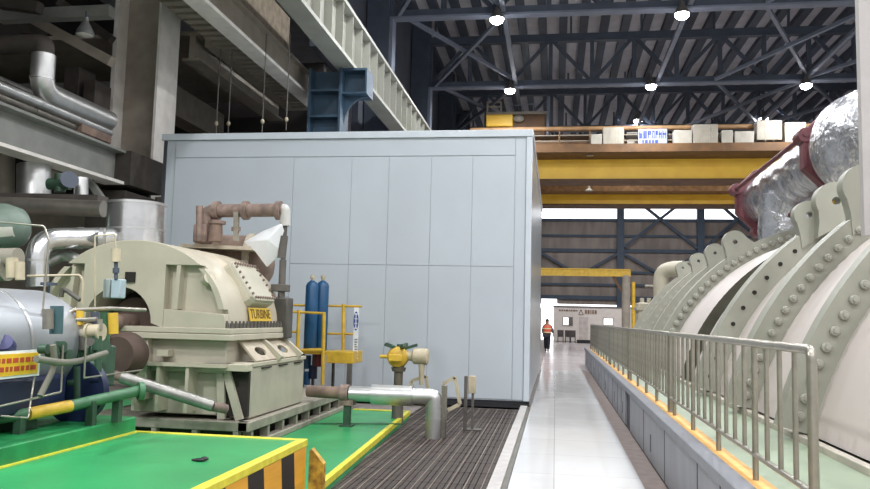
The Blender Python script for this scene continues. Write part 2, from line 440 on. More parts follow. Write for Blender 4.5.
M_drum = mat('bright drum cladding', 'd2d3d2', .2, metal=.9, var=.08, scale=4, bump=.05, bscale=5)
struct(MB().box(-1.25, .1, YW-.06, YW-.02, 0, 3.6).build('door_1', M_win))
# ------------------------------------------------------------------ blue-grey enclosure
YE = 15.26
en = thing('machine_enclosure', 'tall pale blue panelled enclosure in the middle of the hall, bigger than a house', 'enclosure', (-4.4, YE, 0))
MB().box(-8.27, -.5, YE+.03, YE+.18, .1, 5.3).build('front_wall', M_enc, en)
MB().box(-.62, -.5, YE+.18, 26, .1, 5.3).build('side_wall', M_encs, en)
MB().box(-5.0, -4.9, YE+.18, 26, .1, 5.3).build('inner_wall', M_enc, en)
MB().box(-4.9, -.62, 25.9, 26, .1, 5.3).build('rear_wall', M_enc, en)
MB().box(-5.0, -.5, YE+.18, 26, 5.3, 5.38).build('roof', M_enc, en)
MB().box(-8.30, -.47, YE-.03, YE+.2, 5.26, 5.40).build('top_trim', M_enct, en, bevel=.01)
MB().box(-.5, -.46, YE+.2, 26, 5.26, 5.40).build('side_trim', M_encs, en)
MB().box(-.60, -.485, YE-.015, YE+.1, .1, 5.26).build('corner_trim', M_enct, en, bevel=.01)
MB().box(-8.25, -8.19, YE-.012, YE+.03, .1, 5.26).build('edge_line', M_edge, en)  # dark line down the enclosure's left edge
MB().box(-8.2, -.48, YE+.02, YE+.2, 0, .1).build('base_skirt', M_blk, en)
MB().box(-4.9, -.48, YE-.06, YE+.02, -.02, .05).build('base_plinth', M_blk, en)
xs_ = [P(px, 300, Y=YE).x for px in (167, 288, 347, 385, 428, 470, 513)]
zs_ = [.12, 2.68, 4.88]
for i, (a, b) in enumerate(zip(xs_, xs_[1:])):
    rows = [(.12, 2.0), (2.0, 4.88)] if i == 0 else list(zip(zs_, zs_[1:]))
    for z0, z1 in rows:
        MB().box(a+.004, b-.004, YE+.012, YE+.04, z0+.004, z1-.004).build('panel', M_enc, en, bevel=.003)
MB().box(xs_[0], xs_[-1], YE+.012, YE+.04, 4.895, 5.25).build('panel', M_enc, en, bevel=.004)
MB().box(xs_[-1]+.008, -.605, YE+.012, YE+.04, .12, 5.25).build('panel', M_enc, en, bevel=.004)
for i in range(9):
    MB().box(-.5, -.488, YE+.3+i*1.15, YE+1.43+i*1.15, .12, 5.2).build('side_panel', M_encs, en, bevel=.004)

# ------------------------------------------------------------------ small turbine, cream
Y0, Y1 = 8.7, 10.6
XL, XR = P(46, 300, Y=8.7).x, -3.76; xc = (XL+XR)/2; a_ = (XR-XL)/2
ZF = 1.40
top = P(150, 241, Y=Y0).z
b_ = top-ZF-.06
tb = thing('steam_turbine', 'small cream turbine with a domed casing and a dark round opening, beside the green floor', 'turbine', (xc, Y0, .1))
def dome(n=28, k=1.0, x_off=0):
    pts = []
    for i in range(n+1):
        t = PI*i/n
        e = .96
        c_, s_ = math.cos(t), math.sin(t)
        pts.append((xc+k*a_*math.copysign(abs(c_)**e, c_), ZF+.06+k*b_*abs(s_)**e))
    return pts
hc = P(123, 322, Y=Y0); HR = .415
D_ = dome()
ZB = ZF+.06
hx, hz = hc.x, max(hc.z, ZB)
# outline of the half dome with the opening bitten out of its foot
arc = [(hx+HR*math.cos(t), max(ZB, hz+HR*math.sin(t))) for t in [PI*i/18 for i in range(19)]]
# D_ runs right -> left; close along the foot left -> opening -> right
outline = D_+[(hx-HR, ZB)]+list(reversed(arc))[0:0]
outline = D_+list(reversed(arc))
MB().prism(outline, [], lambda x, z: Vector((x, Y0, z)), lambda x, z: Vector((x, Y0+.5, z))).build('front_casing', M_cream, tb, smooth=30)
MB().prism(D_, [], lambda x, z: Vector((x, Y0+.5, z)), lambda x, z: Vector((x, Y1-.08, z))).build('upper_casing', M_cream2, tb, smooth=30)
MB().prism(dome(k=.99), [], lambda x, z: Vector((x, Y0+.495, z)), lambda x, z: Vector((x, Y0+.498, z))).build('inner_bulkhead', M_hole, tb)
# raised frame on the front: top band, ledges and ribs
zt = P(175, 265, Y=Y0-.12).z; zm = P(175, 309, Y=Y0-.12).z
Dk = dome(n=60)
band = [p for p in Dk if p[1] >= zt]
yf = Y0-.12
f0 = lambda x, z: Vector((x, yf, z)); f1 = lambda x, z: Vector((x, Y0, z))
MB().prism(band, [], f0, f1).build('front_band', M_cream, tb, bevel=.008)
rb = [p for p in Dk if zm >= p[1] and p[0] > xc]
xin = P(164, 300, Y=yf).x
xl_ = P(84, 300, Y=yf).x-.02
ab = [(hx+(HR+.005)*math.cos(PI*i/18), max(ZB, hz+(HR+.005)*math.sin(PI*i/18))) for i in range(19)]
MB().prism([(xin, ZB), (xin, zt+.01), (xl_, zt+.01), (xl_, ZB)]+[q for q in reversed(ab) if q[0] > xl_ and q[0] < xin], [], f0, f1).build('front_plate', M_cream, tb)
low = [(xin, zm)]+[(xin, ZB)]+sorted(rb, key=lambda p: p[1])
MB().prism(low, [], f0, f1).build('front_band', M_cream, tb, bevel=.008)
rim = [p for p in Dk if zm < p[1] < zt and p[0] > xc]
rim_o = sorted(rim, key=lambda p: p[1]); rim_i = [(x-.07, z) for x, z in reversed(rim_o)]
MB().prism(rim_o+rim_i, [], f0, f1).build('front_rim', M_cream, tb)
rim = [p for p in Dk if p[1] < zt and p[0] < xc]
rim_o = sorted(rim, key=lambda p: p[1]); rim_i = [(x+.08, z) for x, z in reversed(rim_o)]
MB().prism(rim_o+rim_i, [], f0, f1).build('front_rim', M_cream, tb)
for px0, px1 in ((74, 68),):
    p0 = P(px0, 266, Y=yf); p1 = P(px1, 309, Y=yf)
    MB().bar((p0.x, Y0-.05, p0.z), (p1.x, Y0-.05, p1.z), .045, .13, up=(0, 1, 0)).build('stiffener_rib', M_cream, tb)
MB().bar((P(179, 264, Y=yf).x, Y0-.05, zt), (P(175, 309, Y=yf).x, Y0-.05, zm), .05, .13, up=(0, 1, 0)).build('stiffener_rib', M_cream, tb)
# lifting eye on the right curve of the front
p = P(208, 279, Y=Y0-.06); m = MB(); m.lathe([(-.05, .02), (-.05, .075), (.05, .075), (.05, .02), (-.05, .02)], p, (.8, -.6, .3), 14, cap=False); m.build('lifting_eye', M_cream, tb)
# shaft and gland in the opening
MB().lathe([(0, .30), (.1, .30), (.1, .2), (.3, .16)], (hx+.03, Y0+.2, hz), (0, 1, 0), 24).build('gland', mat('gland dark brown', '4a3a32', .7, var=.3), tb)
MB().lathe([(0, .0), (0, .10), (.7, .10), (.7, 0)], (hx, Y0-.5, hz), (0, 1, 0), 18).build('shaft', M_rust, tb)
p = P(124, 357, Y=8.2); MB().lathe([(-.1, .05), (-.1, .2), (0, .25), (.12, .25), (.2, .22), (.2, .05)], (p.x, 8.15, p.z+.03), (0, 1, 0), 26).build('coupling_guard', mat('gland dark brown', '4a3a32', .7, var=.3), tb)
p = P(130, 277, Y=yf-.02); MB().box(p.x-.06, p.x+.06, yf-.03, yf+.02, p.z-.06, p.z+.06).build('inspection_port', M_hole, tb)
# flanged joint with its bolts
fl = MB().box(XL-.06, XR+.09, Y0-.14, Y1+.06, ZF-.07, ZF+.0).build('joint_flange', M_cream, tb, bevel=.008)
MB().box(XL-.05, XR+.08, Y0-.13, Y1+.05, ZF+.005, ZF+.07).build('joint_flange', M_cream, tb, bevel=.008)
bolt0 = None
def bolt(x, y, z, par, r=.03, h=.085):
    global bolt0
    if bolt0 is None:
        bolt0 = MB().lathe([(0, r), (h*.7, r), (h*.7, r*.55), (h, r*.5)], (0, 0, 0), (0, 0, 1), 6).build('joint_bolt', M_gnd, None, smooth=0)
        o = bolt0
    else: o = bolt0.copy(); COL.objects.link(o)
    o.parent = par; o.location = Vector((x, y, z))-par.location
for i in range(13): bolt(hx+HR+.08+i*.075*(XR-hx-HR)/.98, Y0-.085, ZF+.07, tb)
for i in range(17): bolt(XR+.045, Y0-.03+i*.115, ZF+.07, tb)
# inspection cover lying on the curved shoulder, with its bolt rim, and the yellow plate under it
def onshoulder(deg, y, off=0):
    t = math.radians(deg); e = .96
    x = xc+a_*math.cos(t)**e; z = ZB+b_*math.sin(t)**e
    t2 = t+.02; x2 = xc+a_*math.cos(t2)**e; z2 = ZB+b_*math.sin(t2)**e
    tg = Vector((x2-x, 0, z2-z)).normalized(); n = Vector((tg.z, 0, -tg.x))
    if n.z < 0: n = -n
    return Vector((x, y, z))+n*off, tg, n
cc, tg, nn = onshoulder(31, 9.62, .03)
yy = Vector((0, 1, 0))
def slab(c, hu, hv, t, ch=.0):
    ol = [(-hu+ch, -hv), (hu-ch, -hv), (hu, -hv+ch), (hu, hv-ch), (hu-ch, hv), (-hu+ch, hv), (-hu, hv-ch), (-hu, -hv+ch)] if ch else [(-hu, -hv), (hu, -hv), (hu, hv), (-hu, hv)]
    return MB().prism(ol, [], lambda u, v: c+yy*u+tg*v, lambda u, v: c+yy*u+tg*v+nn*t)
slab(cc-nn*.08, .39, .30, .10, .06).build('cover_rim', M_cream, tb, bevel=.006)
cov = slab(cc+nn*.02, .38, .29, .045, .06).build('inspection_cover', mat('cover pale', 'b8b4a3', .4, var=.05), tb, bevel=.005)
cb0 = None
spots = [(-.32+i*.08, .255*s_) for i in range(9) for s_ in (-1, 1)]+[(.345*s_, -.2+i*.08) for i in range(6) for s_ in (-1, 1)]
for u_, v_ in spots:
    q = nn*.065+yy*u_+tg*v_
    if cb0 is None: cb0 = MB().lathe([(0, .016), (.03, .016)], cc, nn, 6).build('cover_bolt', M_rust, cov, smooth=0); q0_ = cb0.location.copy(); cb0.location = q0_+q
    else: o = cb0.copy(); COL.objects.link(o); o.location = q0_+q
cc, tg, nn = onshoulder(9, 9.62, .02)
np_ = slab(cc, .36, .085, .012).build('nameplate', mat('plate yellow', 'd8b43a', .5, var=.1), tb)
def letters(text, c, ux, uz, un, size, m, par, name='lettering'):
    """raised lettering: upright along uz, read along ux"""
    cu_ = bpy.data.curves.new(name, 'FONT'); cu_.body = text; cu_.size = size; cu_.extrude = .003; cu_.align_x = 'CENTER'; cu_.align_y = 'CENTER'
    oc_ = bpy.data.objects.new('tmp_text', cu_); COL.objects.link(oc_); bpy.context.view_layer.update()
    me = bpy.data.meshes.new_from_object(oc_.evaluated_get(bpy.context.evaluated_depsgraph_get())); bpy.data.objects.remove(oc_); bpy.data.curves.remove(cu_)
    me.name = name; me.materials.clear(); me.materials.append(m)
    o = bpy.data.objects.new(name, me); COL.objects.link(o)
    R = Matrix((ux, uz, un)).transposed().to_4x4()
    adopt(o, par); o.matrix_local = Matrix.Translation(o.location) @ Matrix.Translation(c) @ R
    return o
letters('TURBINE', cc+nn*.013, yy, tg, nn, .17, mat('plate letter brown', '5a3a1c', .6), np_)
# lower casing, ledge, ribs, feet
lc = MB(); lc.box(-5.1, XR-.02, Y0+.0, Y1-.02, .95, ZF-.07); lc.build('lower_casing', M_greyg, tb, bevel=.015)
MB().box(-4.95, XR-.15, Y0+.1, Y1-.1, .45, .95).build('lower_body', M_greyg, tb, bevel=.015)
MB().box(-5.0, XR+.02, Y0-.16, Y0+.1, 1.02, 1.06).build('ledge', M_cream, tb)
for px in (160, 189, 137): 
    x = P(px, 365, Y=Y0-.1).x; MB().box(x-.02, x+.02, Y0-.14, Y0+.1, .5, 1.02).build('stiffener_rib', M_cream, tb)
x = P(144, 360, Y=Y0).x; MB().box(x-.1, x+.09, Y0-.1, Y0+.2, .62, ZF-.07).build('corner_post', M_cream, tb, bevel=.01)
x = P(168, 350, Y=Y0).x; MB().box(x-.07, x+.07, Y0-.13, Y0, 1.13, 1.2).build('lifting_lug', M_cream, tb)
# bearing pedestal box on the right with sloped shoulder and two round holes
py0, py1 = 8.85, 10.8
MB().box(XR-.02, -3.52, py0, py1, .42, 1.02).build('pedestal_box', M_greyg, tb, bevel=.02)
MB().box(XR-.05, -3.50, py0-.05, py1+.02, 1.02, 1.07).build('pedestal_cap', M_cream, tb, bevel=.008)
MB().box(-4.05, -3.5, py0-.2, py0-.02, .98, 1.06).build('pedestal_bracket', M_cream, tb, bevel=.006)
MB().bar((-3.82, py0-.1, .42), (-3.86, py0-.1, 1.0), .09, .05, up=(0, 1, 0)).build('gusset_leg', M_greyg, tb)
MB().bar((-3.60, py0-.1, .42), (-3.80, py0-.1, 1.0), .09, .05, up=(0, 1, 0)).build('gusset_leg', M_greyg, tb)
MB().box(XR-.02, -3.53, py0-.06, py0, .45, .98).build('pedestal_end', M_hole, tb)
for k_ in range(2):
    y_a = 9.0+k_*.8
    # sloped plate from the joint flange out to the cap, pierced by a round hole
    n_ = 16
    A0 = Vector((XR-.02, y_a, ZF-.08)); vx = Vector((.25, 0, -.25)); hole = [(.34+.16*math.cos(2*PI*i/n_), .60+.2*math.sin(2*PI*i/n_)) for i in range(n_)]
    ol = [(0, 0), (.62, 0), (.70, 1.0), (-.04, 1.0)]
    nrm = Vector((.7, 0, .7))*.025
    MB().prism(ol, [hole], lambda u, v: A0+yy*u+vx*v, lambda u, v: A0+yy*u+vx*v+nrm).build('shoulder_plate', M_cream2, tb)
    MB().box(XR-.1, XR-.06, y_a+.05, y_a+.6, 1.08, ZF-.1).build('shoulder_recess', M_hole, tb)
    MB().bar(A0+yy*.68, A0+yy*.68+Vector((.3, 0, -.25)), .07, .12).build('shoulder_rib', M_cream, tb)
for i in range(3): MB().box(-3.53, -3.495, py0+.3+i*.6, py0+.6+i*.6, .985, 1.0).build('cap_notch', M_hole, tb)
# base frame: two channels with uprights, on the green floor
bf = MB(); bf.box(-5.6, -3.46, 8.64, 8.74, .3, .41); bf.box(-3.58, -3.44, 8.64, 13.2, .3, .41); bf.box(-5.6, -3.46, 8.66, 13.2, .36, .40); bf.box(-3.56, -3.42, 8.3, 13.3, .1, .17)
bf.build('base_frame', M_base, tb, bevel=.01)
for i in range(9):
    y = 8.8+i*.53; MB().box(-3.56, -3.46, y-.035, y+.035, .17, .3).build('frame_upright', M_base, tb)
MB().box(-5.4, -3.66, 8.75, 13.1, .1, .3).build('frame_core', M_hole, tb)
for i in range(4): 
    x = -5.1+i*.5; MB().box(x-.03, x+.03, 8.64, 8.74, .1, .3).build('frame_upright', M_base, tb)
# rear end: rounded brown casing with its pale edge strip
p = P(248, 266, Y=11.1)
rc = MB(); rc.lathe([(0, .01), (0, .40), (.85, .40), (.98, .36), (1.06, .24), (1.1, 0.01)], (p.x-.72, 11.05, p.z+.06), (1, .1, 0), 28); rc.build('rear_casing', M_brown, tb)
MB().lathe([(0, .425), (.09, .425)], (p.x+.03, 11.08, p.z+.06), (1, .1, 0), 28).build('casing_hoop', M_cream2, tb)
MB().bar(P(188, 247, Y=10.66), P(262, 250, Y=10.66), .5, .05).build('edge_strip', M_cream2, tb)
MB().box(p.x-.35, p.x+.2, 10.6, 11.3, ZF-.3, p.z-.4).build('rear_support', M_brown, tb)

# ------------------------------------------------------------------ rusty pipe assembly over the turbine
YP = 10.4
rp = thing('control_pipe', 'rusty flanged pipe bridging over the rear of the small cream turbine', 'pipe', P(207, 243, Y=YP))
q0, q1, q2 = P(207, 242, Y=YP), P(206, 211, Y=YP), P(283, 210, Y=YP)
MB().tube([P(207, 232, Y=YP), q1, q2], .095, 14, bend=.12).build('pipe_run', M_rust, rp)
for px in (217, 246, 279):
    c_ = P(px, 210.5, Y=YP); MB().cyl(c_-Vector((.035, 0, 0)), c_+Vector((.035, 0, 0)), .135, 16).build('pipe_flange', M_rust, rp)
c_ = P(204, 226, Y=YP); MB().box(c_.x-.11, c_.x+.1, YP-.12, YP+.12, q0.z-.02, c_.z+.02).build('pipe_valve_body', M_rust, rp, bevel=.03)
MB().cyl(P(199.5, 241, Y=YP-.1), P(199.5, 206, Y=YP-.1), .05, 10).build('side_post', M_rust, rp)
c_ = P(217, 226, Y=YP-.05); MB().lathe([(0, .09), (.03, .1), (.3, .085), (.3, 0)], (c_.x, YP-.08, q0.z), (0, 0, 1), 16).build('small_valve', M_brown, rp)
MB().lathe([(0, .12), (.04, .12)], P(217, 224, Y=YP-.08), (0, 0, 1), 16).build('small_valve_cap', M_rust, rp)
MB().bar(P(236, 241, Y=YP-.08), P(236.5, 212, Y=YP-.08), .07, .05, up=(0, 1, 0)).build('hanger_post', M_base, rp)
MB().bar(P(232, 229, Y=YP-.08), P(240, 229, Y=YP-.08), .05, .06).build('hanger_clamp', M_rust, rp)
c0, c1 = P(284, 204, Y=YP), P(285, 226, Y=YP)
e_ = MB(); e_.tube([P(280, 209, Y=YP), P(285, 209, Y=YP), c1], .075, 12, bend=.06); e_.build('end_elbow', mat('pale zinc', 'b9b7b2', .5, var=.1), rp)
MB().cyl(P(285, 224, Y=YP), P(283, 262, Y=YP), .035, 10).build('drop_rod', M_gnd, rp)
MB().cyl(P(284, 236, Y=YP), P(281.5, 258, Y=YP), .06, 10).build('rod_sleeve', M_gnd, rp)
MB().cyl(P(283, 260, Y=YP), P(279.5, 338, Y=YP), .05, 10).build('drop_pipe', M_gnd, rp)
c_ = P(281.5, 288, Y=YP); MB().box(c_.x-.13, c_.x+.1, YP-.08, YP+.08, c_.z-.05, c_.z+.05).build('rod_bracket', M_gnd, rp, bevel=.01)
c_ = P(280, 312, Y=YP); MB().box(c_.x-.16, c_.x+.14, YP-.1, YP+.15, c_.z-.36, c_.z+.2).build('servo_block', mat('servo dark', '4d4a44', .6, var=.3), rp, bevel=.02)

# white sheet tied over the pipe end
sh = MB(); A = [P(*q, Y=YP+d) for q, d in (((243, 242), .05), ((262, 231), -.05), ((282, 223), -.1), ((285, 232), -.02), ((283, 253), .02), ((267, 268), .05), ((255, 252), .0))]
n0 = [sh.b.verts.new(v) for v in A]; apex = sh.b.verts.new(P(268, 240, Y=YP-.16))
back = sh.b.verts.new(P(266, 244, Y=YP+.25))
for i in range(len(n0)):
    sh.b.faces.new((n0[i], n0[(i+1) % len(n0)], apex)); sh.b.faces.new((n0[(i+1) % len(n0)], n0[i], back))
o = sh.build('cover_sheet', M_white, None, smooth=25, bevel=.012)
tag(o, 'white plastic sheet wrapped over the end of the rusty pipe', 'sheet')

# ------------------------------------------------------------------ silver exhaust drum and the big elbow pipe
c_ = P(135, 240, Y=9.6); zt_ = P(135, 203, Y=9.6).z
ex = thing('exhaust_duct', 'upright shiny silver clad drum rising behind the cream dome', 'duct', (c_.x, 9.6, c_.z-.3))
MB().lathe([(0, .37), (.3+zt_-c_.z, .37)], (c_.x, 9.6, c_.z-.3), (0, 0, 1), 40).build('cladding', M_drum, ex)
MB().lathe([(0, .378), (.03, .378)], (c_.x, 9.6, zt_-.035), (0, 0, 1), 40).build('top_seam', M_alu, ex)
MB().lathe([(0, .375), (.02, .375)], (c_.x, 9.6, c_.z+.12), (0, 0, 1), 40).build('cladding_seam', M_alu, ex)
YB = 8.45
el = thing('clad_pipe', 'silver clad pipe bending down beside the cream dome, left of the upright drum', 'pipe', P(38, 275, Y=YB))
MB().tube([P(112, 237.5, Y=9.3), P(37, 239, Y=YB), P(37, 287, Y=YB)], .13, 20, bend=.26).build('cladding', M_drum, el)
for px, r in ((100, .132), (78, .14)):
    a = P(px, 238, Y=9.0); MB().cyl(a, a+Vector((.05, .02, 0)), r, 20).build('cladding_seam', M_alu, el)
a = P(37, 262, Y=YB); MB().cyl(a, a+Vector((0, 0, .03)), .131, 20).build('cladding_seam', M_alu, el)
tag(MB().tube([P(84, 262, Y=8.9), P(64, 254, Y=8.9), P(48, 262, Y=8.8)], .07, 14).build('short_clad_pipe', M_alu), 'short silver pipe tucked under the big silver bend', 'pipe')

# ------------------------------------------------------------------ silver drain pipe crossing in front of the turbine
dp = thing('drain_pipe', 'thin silver clad pipe sloping down across the front of the small turbine', 'pipe', P(213, 407, Y=8.35))
MB().cyl(P(121, 377, Y=8.0), P(213, 406, Y=8.35), .065, 18).build('cladding', mat('worn cladding', '8f8d88', .42, metal=.6, var=.2, scale=6), dp)
MB().cyl(P(212, 406, Y=8.35), P(226, 409, Y=8.5), .055, 14).build('bare_end', M_rust, dp)
MB().cyl(P(115, 375, Y=8.0), P(124, 378, Y=8.0), .05, 14).build('pipe_flange', M_rust, dp)

# ------------------------------------------------------------------ left machine on the green plinth
XT, ZT, RT = -4.34, 1.36, .44
tk = thing('oil_cooler', 'horizontal vessel on the left, silver clad above and dark blue below', 'vessel', (XT, 4.5, .73))
MB().lathe([(0, RT), (3.4, RT), (3.52, RT*.93), (3.6, RT*.6), (3.62, 0.001)], (XT, 2.6, ZT), (0, 1, 0), 40).build('silver_cladding', mat('vessel silver', 'a0a4a8', .4, metal=.45, var=.05, scale=2), tk)
for y in (3.6, 4.5, 5.4): MB().lathe([(0, RT+.006), (.03, RT+.006)], (XT, y, ZT), (0, 1, 0), 40).build('cladding_band', M_alu, tk)
MB().box(XT-.4, XT+.46, 2.6, 5.85, .86, 1.13).build('blue_shell', M_navy, tk, bevel=.03)
MB().lathe([(0, .27), (.08, .27), (.08, .24), (.2, .2), (.24, 0.001)], (XT+.42, 6.0, .98), (0, 1, 0), 30).build('end_cover', M_navy, tk)
for y in (3.2, 4.4, 5.5): MB().box(XT-.35, XT+.4, y-.09, y+.09, .73, .9).build('saddle', M_dkg, tk)
sp = P(13, 365, X=XT+.50)
sg = MB().box(XT+.49, XT+.505, sp.y-.42, sp.y+.27, sp.z-.075, sp.z+.08).build('warning_plate', mat('warning yellow', 'e2b62c', .5, var=.05), tk)
MB().box(XT+.487, XT+.498, sp.y-.45, sp.y+.30, sp.z-.095, sp.z+.10).build('plate_border', M_white, tk)
m = MB()
random.seed(3)
for r_ in range(2):
    y = sp.y-.38
    while y < sp.y+.2:
        w_ = random.uniform(.025, .06); m.box(XT+.505, XT+.508, y, y+w_, sp.z-.045+r_*.06, sp.z-.01+r_*.06); y += w_+.018
m.build('plate_lettering', mat('letter red', 'b0472a', .6), sg, smooth=0)
m = MB(); c_ = P(6, 350, X=XT+.4); m.lathe([(0, .06), (.04, .075), (.12, .06), (.13, .001)], c_, (.3, -.6, .4), 18); m.build('valve_actuator', mat('violet cap', '34345e', .5, var=.2), tk)
# instrument rack: green valve bodies, beige actuators, tubes
YV = 6.15
ir = thing('valve_rack', 'cluster of green valves and beige actuators at the end of the blue vessel', 'valve rack', P(88, 410, Y=YV))
def vcyl(px0, py0, px1, py1, r, m, name, y=YV, seg=14):
    if px0+px1 < 136:
        y = P((px0+px1)/2, (py0+py1)/2, X=-3.74-(y-YV)*.3).y; r = r*.88
    return MB().cyl(P(px0, py0, Y=y), P(px1, py1, Y=y), r, seg).build(name, m, ir)
q0, q1 = P(78, 386, Y=6.25), P(106, 346, Y=6.25); MB().box(q0.x, q1.x, 6.2, 6.42, q0.z, q1.z).build('manifold', M_dkg, ir, bevel=.015)
vcyl(88, 345, 88, 420, .055, M_dkg, 'valve_column', seg=16)
vcyl(74, 352, 105, 351, .085, M_dkg, 'valve_body', YV-.05, 18); vcyl(69, 366, 99, 365, .05, M_dkg, 'valve_body', YV-.1)
for px, r in ((75, .105), (84, .10), (94, .105), (104, .10)): vcyl(px-1.2, 352, px+1.2, 352, r, M_dkg, 'flange', YV-.05, 18)
vcyl(69, 332, 79, 331.5, .06, M_beige, 'actuator', YV-.1); vcyl(89, 331.5, 101, 331, .06, M_beige, 'actuator', YV-.1); vcyl(79, 334, 89, 334, .045, M_base, 'actuator_link', YV-.1)
for px in (69.5, 79, 89, 101): vcyl(px-1, 332, px+1, 332, .075, M_beige, 'flange', YV-.1, 18)
vcyl(57, 306, 56, 334, .055, mat('teal bowl', '3d5a60', .4, var=.1), 'filter_bowl'); vcyl(48, 309, 48, 329, .045, M_aludk, 'filter_bowl')
vcyl(80, 311, 80, 325, .032, M_yel2, 'yellow_cap', YV-.1); vcyl(70, 311, 70, 325, .045, M_rust, 'pilot_valve', YV-.05); vcyl(95, 312, 95, 325, .035, M_dkst, 'pilot_valve', YV-.05)
vcyl(113, 313, 113.5, 334, .042, M_yel2, 'yellow_bottle', YV+.2); vcyl(105, 312, 105, 345, .04, M_pipeg, 'green_bottle', YV+.25)
for px, py, r in ((60, 347, .05), (52, 352, .05), (66, 356, .055), (44, 349, .04)): vcyl(px-4, py, px+4, py, r, M_dkg, 'fitting', YV-.12)
for px0, py0, px1, py1, r, m_ in ((72, 338, 72, 352, .04, M_dkg), (84, 336, 84, 350, .04, M_gnd), (97, 336, 97, 350, .04, M_dkg), (98, 352, 98, 372, .03, M_dkg), (79, 366, 79, 400, .045, M_dkg), (66, 374, 98, 373, .03, M_pipeg), (70, 320, 97, 319, .018, M_steel), (100, 319, 100, 330, .02, M_base), (92, 380, 101, 379, .04, M_navy), (70, 383, 80, 382, .04, M_dkg)):
    vcyl(px0, py0, px1, py1, r, m_, 'branch_pipe', YV-.12)
c_ = P(90, 342, Y=YV-.25); MB().lathe([(0, .035), (.03, .035)], c_, (.4, -.9, .1), 18).build('gauge', M_gnd, ir)
hw = MB(); c_ = P(49, 284, Y=YV+.2); hw.lathe([(-.012, .045), (-.012, .07), (.012, .07), (.012, .045), (-.012, .045)], c_, (0, 0, 1), 18, cap=False); hw.bar(c_-Vector((.06, 0, 0)), c_+Vector((.06, 0, 0)), .012, .012); hw.cyl(c_-Vector((0, 0, .12)), c_+Vector((0, 0, .02)), .012, 8); hw.build('hand_wheel', M_dkst, ir)
hw = MB(); c_ = P(30, 309, Y=YV-.1); hw.cyl(c_-Vector((.1, 0, 0)), c_+Vector((.25, 0, 0)), .025, 10); hw.cyl(c_, c_-Vector((0, 0, .12)), .02, 10); hw.cyl(c_-Vector((0, .02, -.03)), c_+Vector((0, -.02, .05)), .05, 12); hw.build('needle_valve', M_lbox, ir)
# light blue-grey junction boxes and the air set over them
b0, b1 = P(102, 298, Y=YV+.6), P(121, 279, Y=YV+.6)
jb = MB().box(P(110, 298, Y=YV+.6).x, b1.x, YV+.6, YV+.7, b0.z, b1.z).build('junction_box', M_lbox, ir, bevel=.01)
MB().box(b0.x, P(109, 298, Y=YV+.6).x, YV+.6, YV+.75, b0.z, b1.z).build('junction_box', mat('box grey', '8b9694', .5), ir, bevel=.01)
vcyl(116, 249, 116, 262, .045, M_beige, 'air_filter', YV+.6); vcyl(116, 262, 116, 279, .018, M_dkst, 'filter_stem', YV+.6); vcyl(116, 268, 116, 273, .03, M_dkst, 'filter_stem', YV+.6)
def tube_thing(pts, r, label, m=M_steel, name='instrument_tube', bend=None):
    o = MB().tube(pts, r, 10, bend=bend).build(name, m); tag(o, label, 'tube'); return o
tube_thing([P(95, 345, Y=YV+.5), P(95, 236, Y=YV+.5), P(115, 234, Y=YV+.6), P(116, 249, Y=YV+.6)], .0075, 'thin upright tube hooking over to the beige air filter', M_beige)
tube_thing([P(-4, 222, Y=5.6), P(44, 226, Y=5.6), P(49, 240, Y=5.6), P(40, 340, Y=5.6), P(28, 418, Y=5.2), P(0, 416, Y=5.0)], .008, 'long thin tube standing in front of the silver vessel, bent at top and foot', M_steel)
tube_thing([P(63, 345, X=-3.66), P(61, 392, X=-3.66), P(-3, 407, X=-3.66)], .0075, 'thin grey tube dropping from the valves then running left along the blue vessel')
tube_thing([P(86, 338, X=-3.56), P(84, 378, X=-3.56), P(142, 370, Y=7.4)], .0075, 'thin grey tube dropping from the valves then running right towards the turbine')
tube_thing([P(27, 276, Y=6.3), P(80, 275, Y=6.5), P(83, 281, Y=6.5), P(82, 304, Y=6.5)], .011, 'beige tube arching level above the far end of the silver vessel', M_beige)
tube_thing([P(66, 325, Y=6.0), P(71, 310, Y=6.0), P(110, 308.5, Y=6.4), P(145, 310, Y=7.0)], .019, 'level pale tube leading from the valves across the dark round opening', M_steel)
tube_thing([P(53, 345, X=-3.62), P(55, 366, X=-3.62), P(40, 396, X=-3.62)], .022, 'curved dull hose hanging under the valves', mat('hose grey', '6c6a5e', .6), 'hose', .3)
tube_thing([P(36, 359, X=-3.6), P(70, 364, X=-3.6), P(106, 353, X=-3.6)], .025, 'green grey hose sagging across under the valves', mat('hose grey', '5c6258', .6), 'hose', .3)
tube_thing([P(61, 297, Y=7.6), P(63, 288, Y=7.6), P(80, 300, Y=7.6)], .025, 'short dark hose looping against the cream dome', M_gnd, 'hose', .15)
gp = thing('green_pipe', 'green pipe with a yellow painted length lying along the front of the blue vessel', 'pipe', P(70, 410, Y=5.8))
MB().cyl(P(-4, 418, Y=5.2), P(28, 414, Y=5.35), .045, 14).build('pipe_run', M_pipeg, gp)
MB().cyl(P(28, 414, Y=5.35), P(70, 406, Y=5.7), .047, 14).build('yellow_length', M_yel2, gp)
MB().cyl(P(70, 406, Y=5.7), P(138, 391, Y=6.25), .045, 14).build('pipe_run', M_pipeg, gp)
a = P(138, 391, Y=6.25); MB().cyl(a, a+Vector((.03, .03, 0)), .075, 14).build('pipe_flange', M_pipeg, gp)
for px, py, y in ((20, 415, 5.3), (92, 401, 5.85), (118, 395, 6.1)):
    a = P(px, py, Y=y); MB().box(a.x-.03, a.x+.03, y-.03, y+.03, .73 if a.y < 6.45 else .1, a.z).build('pipe_support', M_dkg, gp)
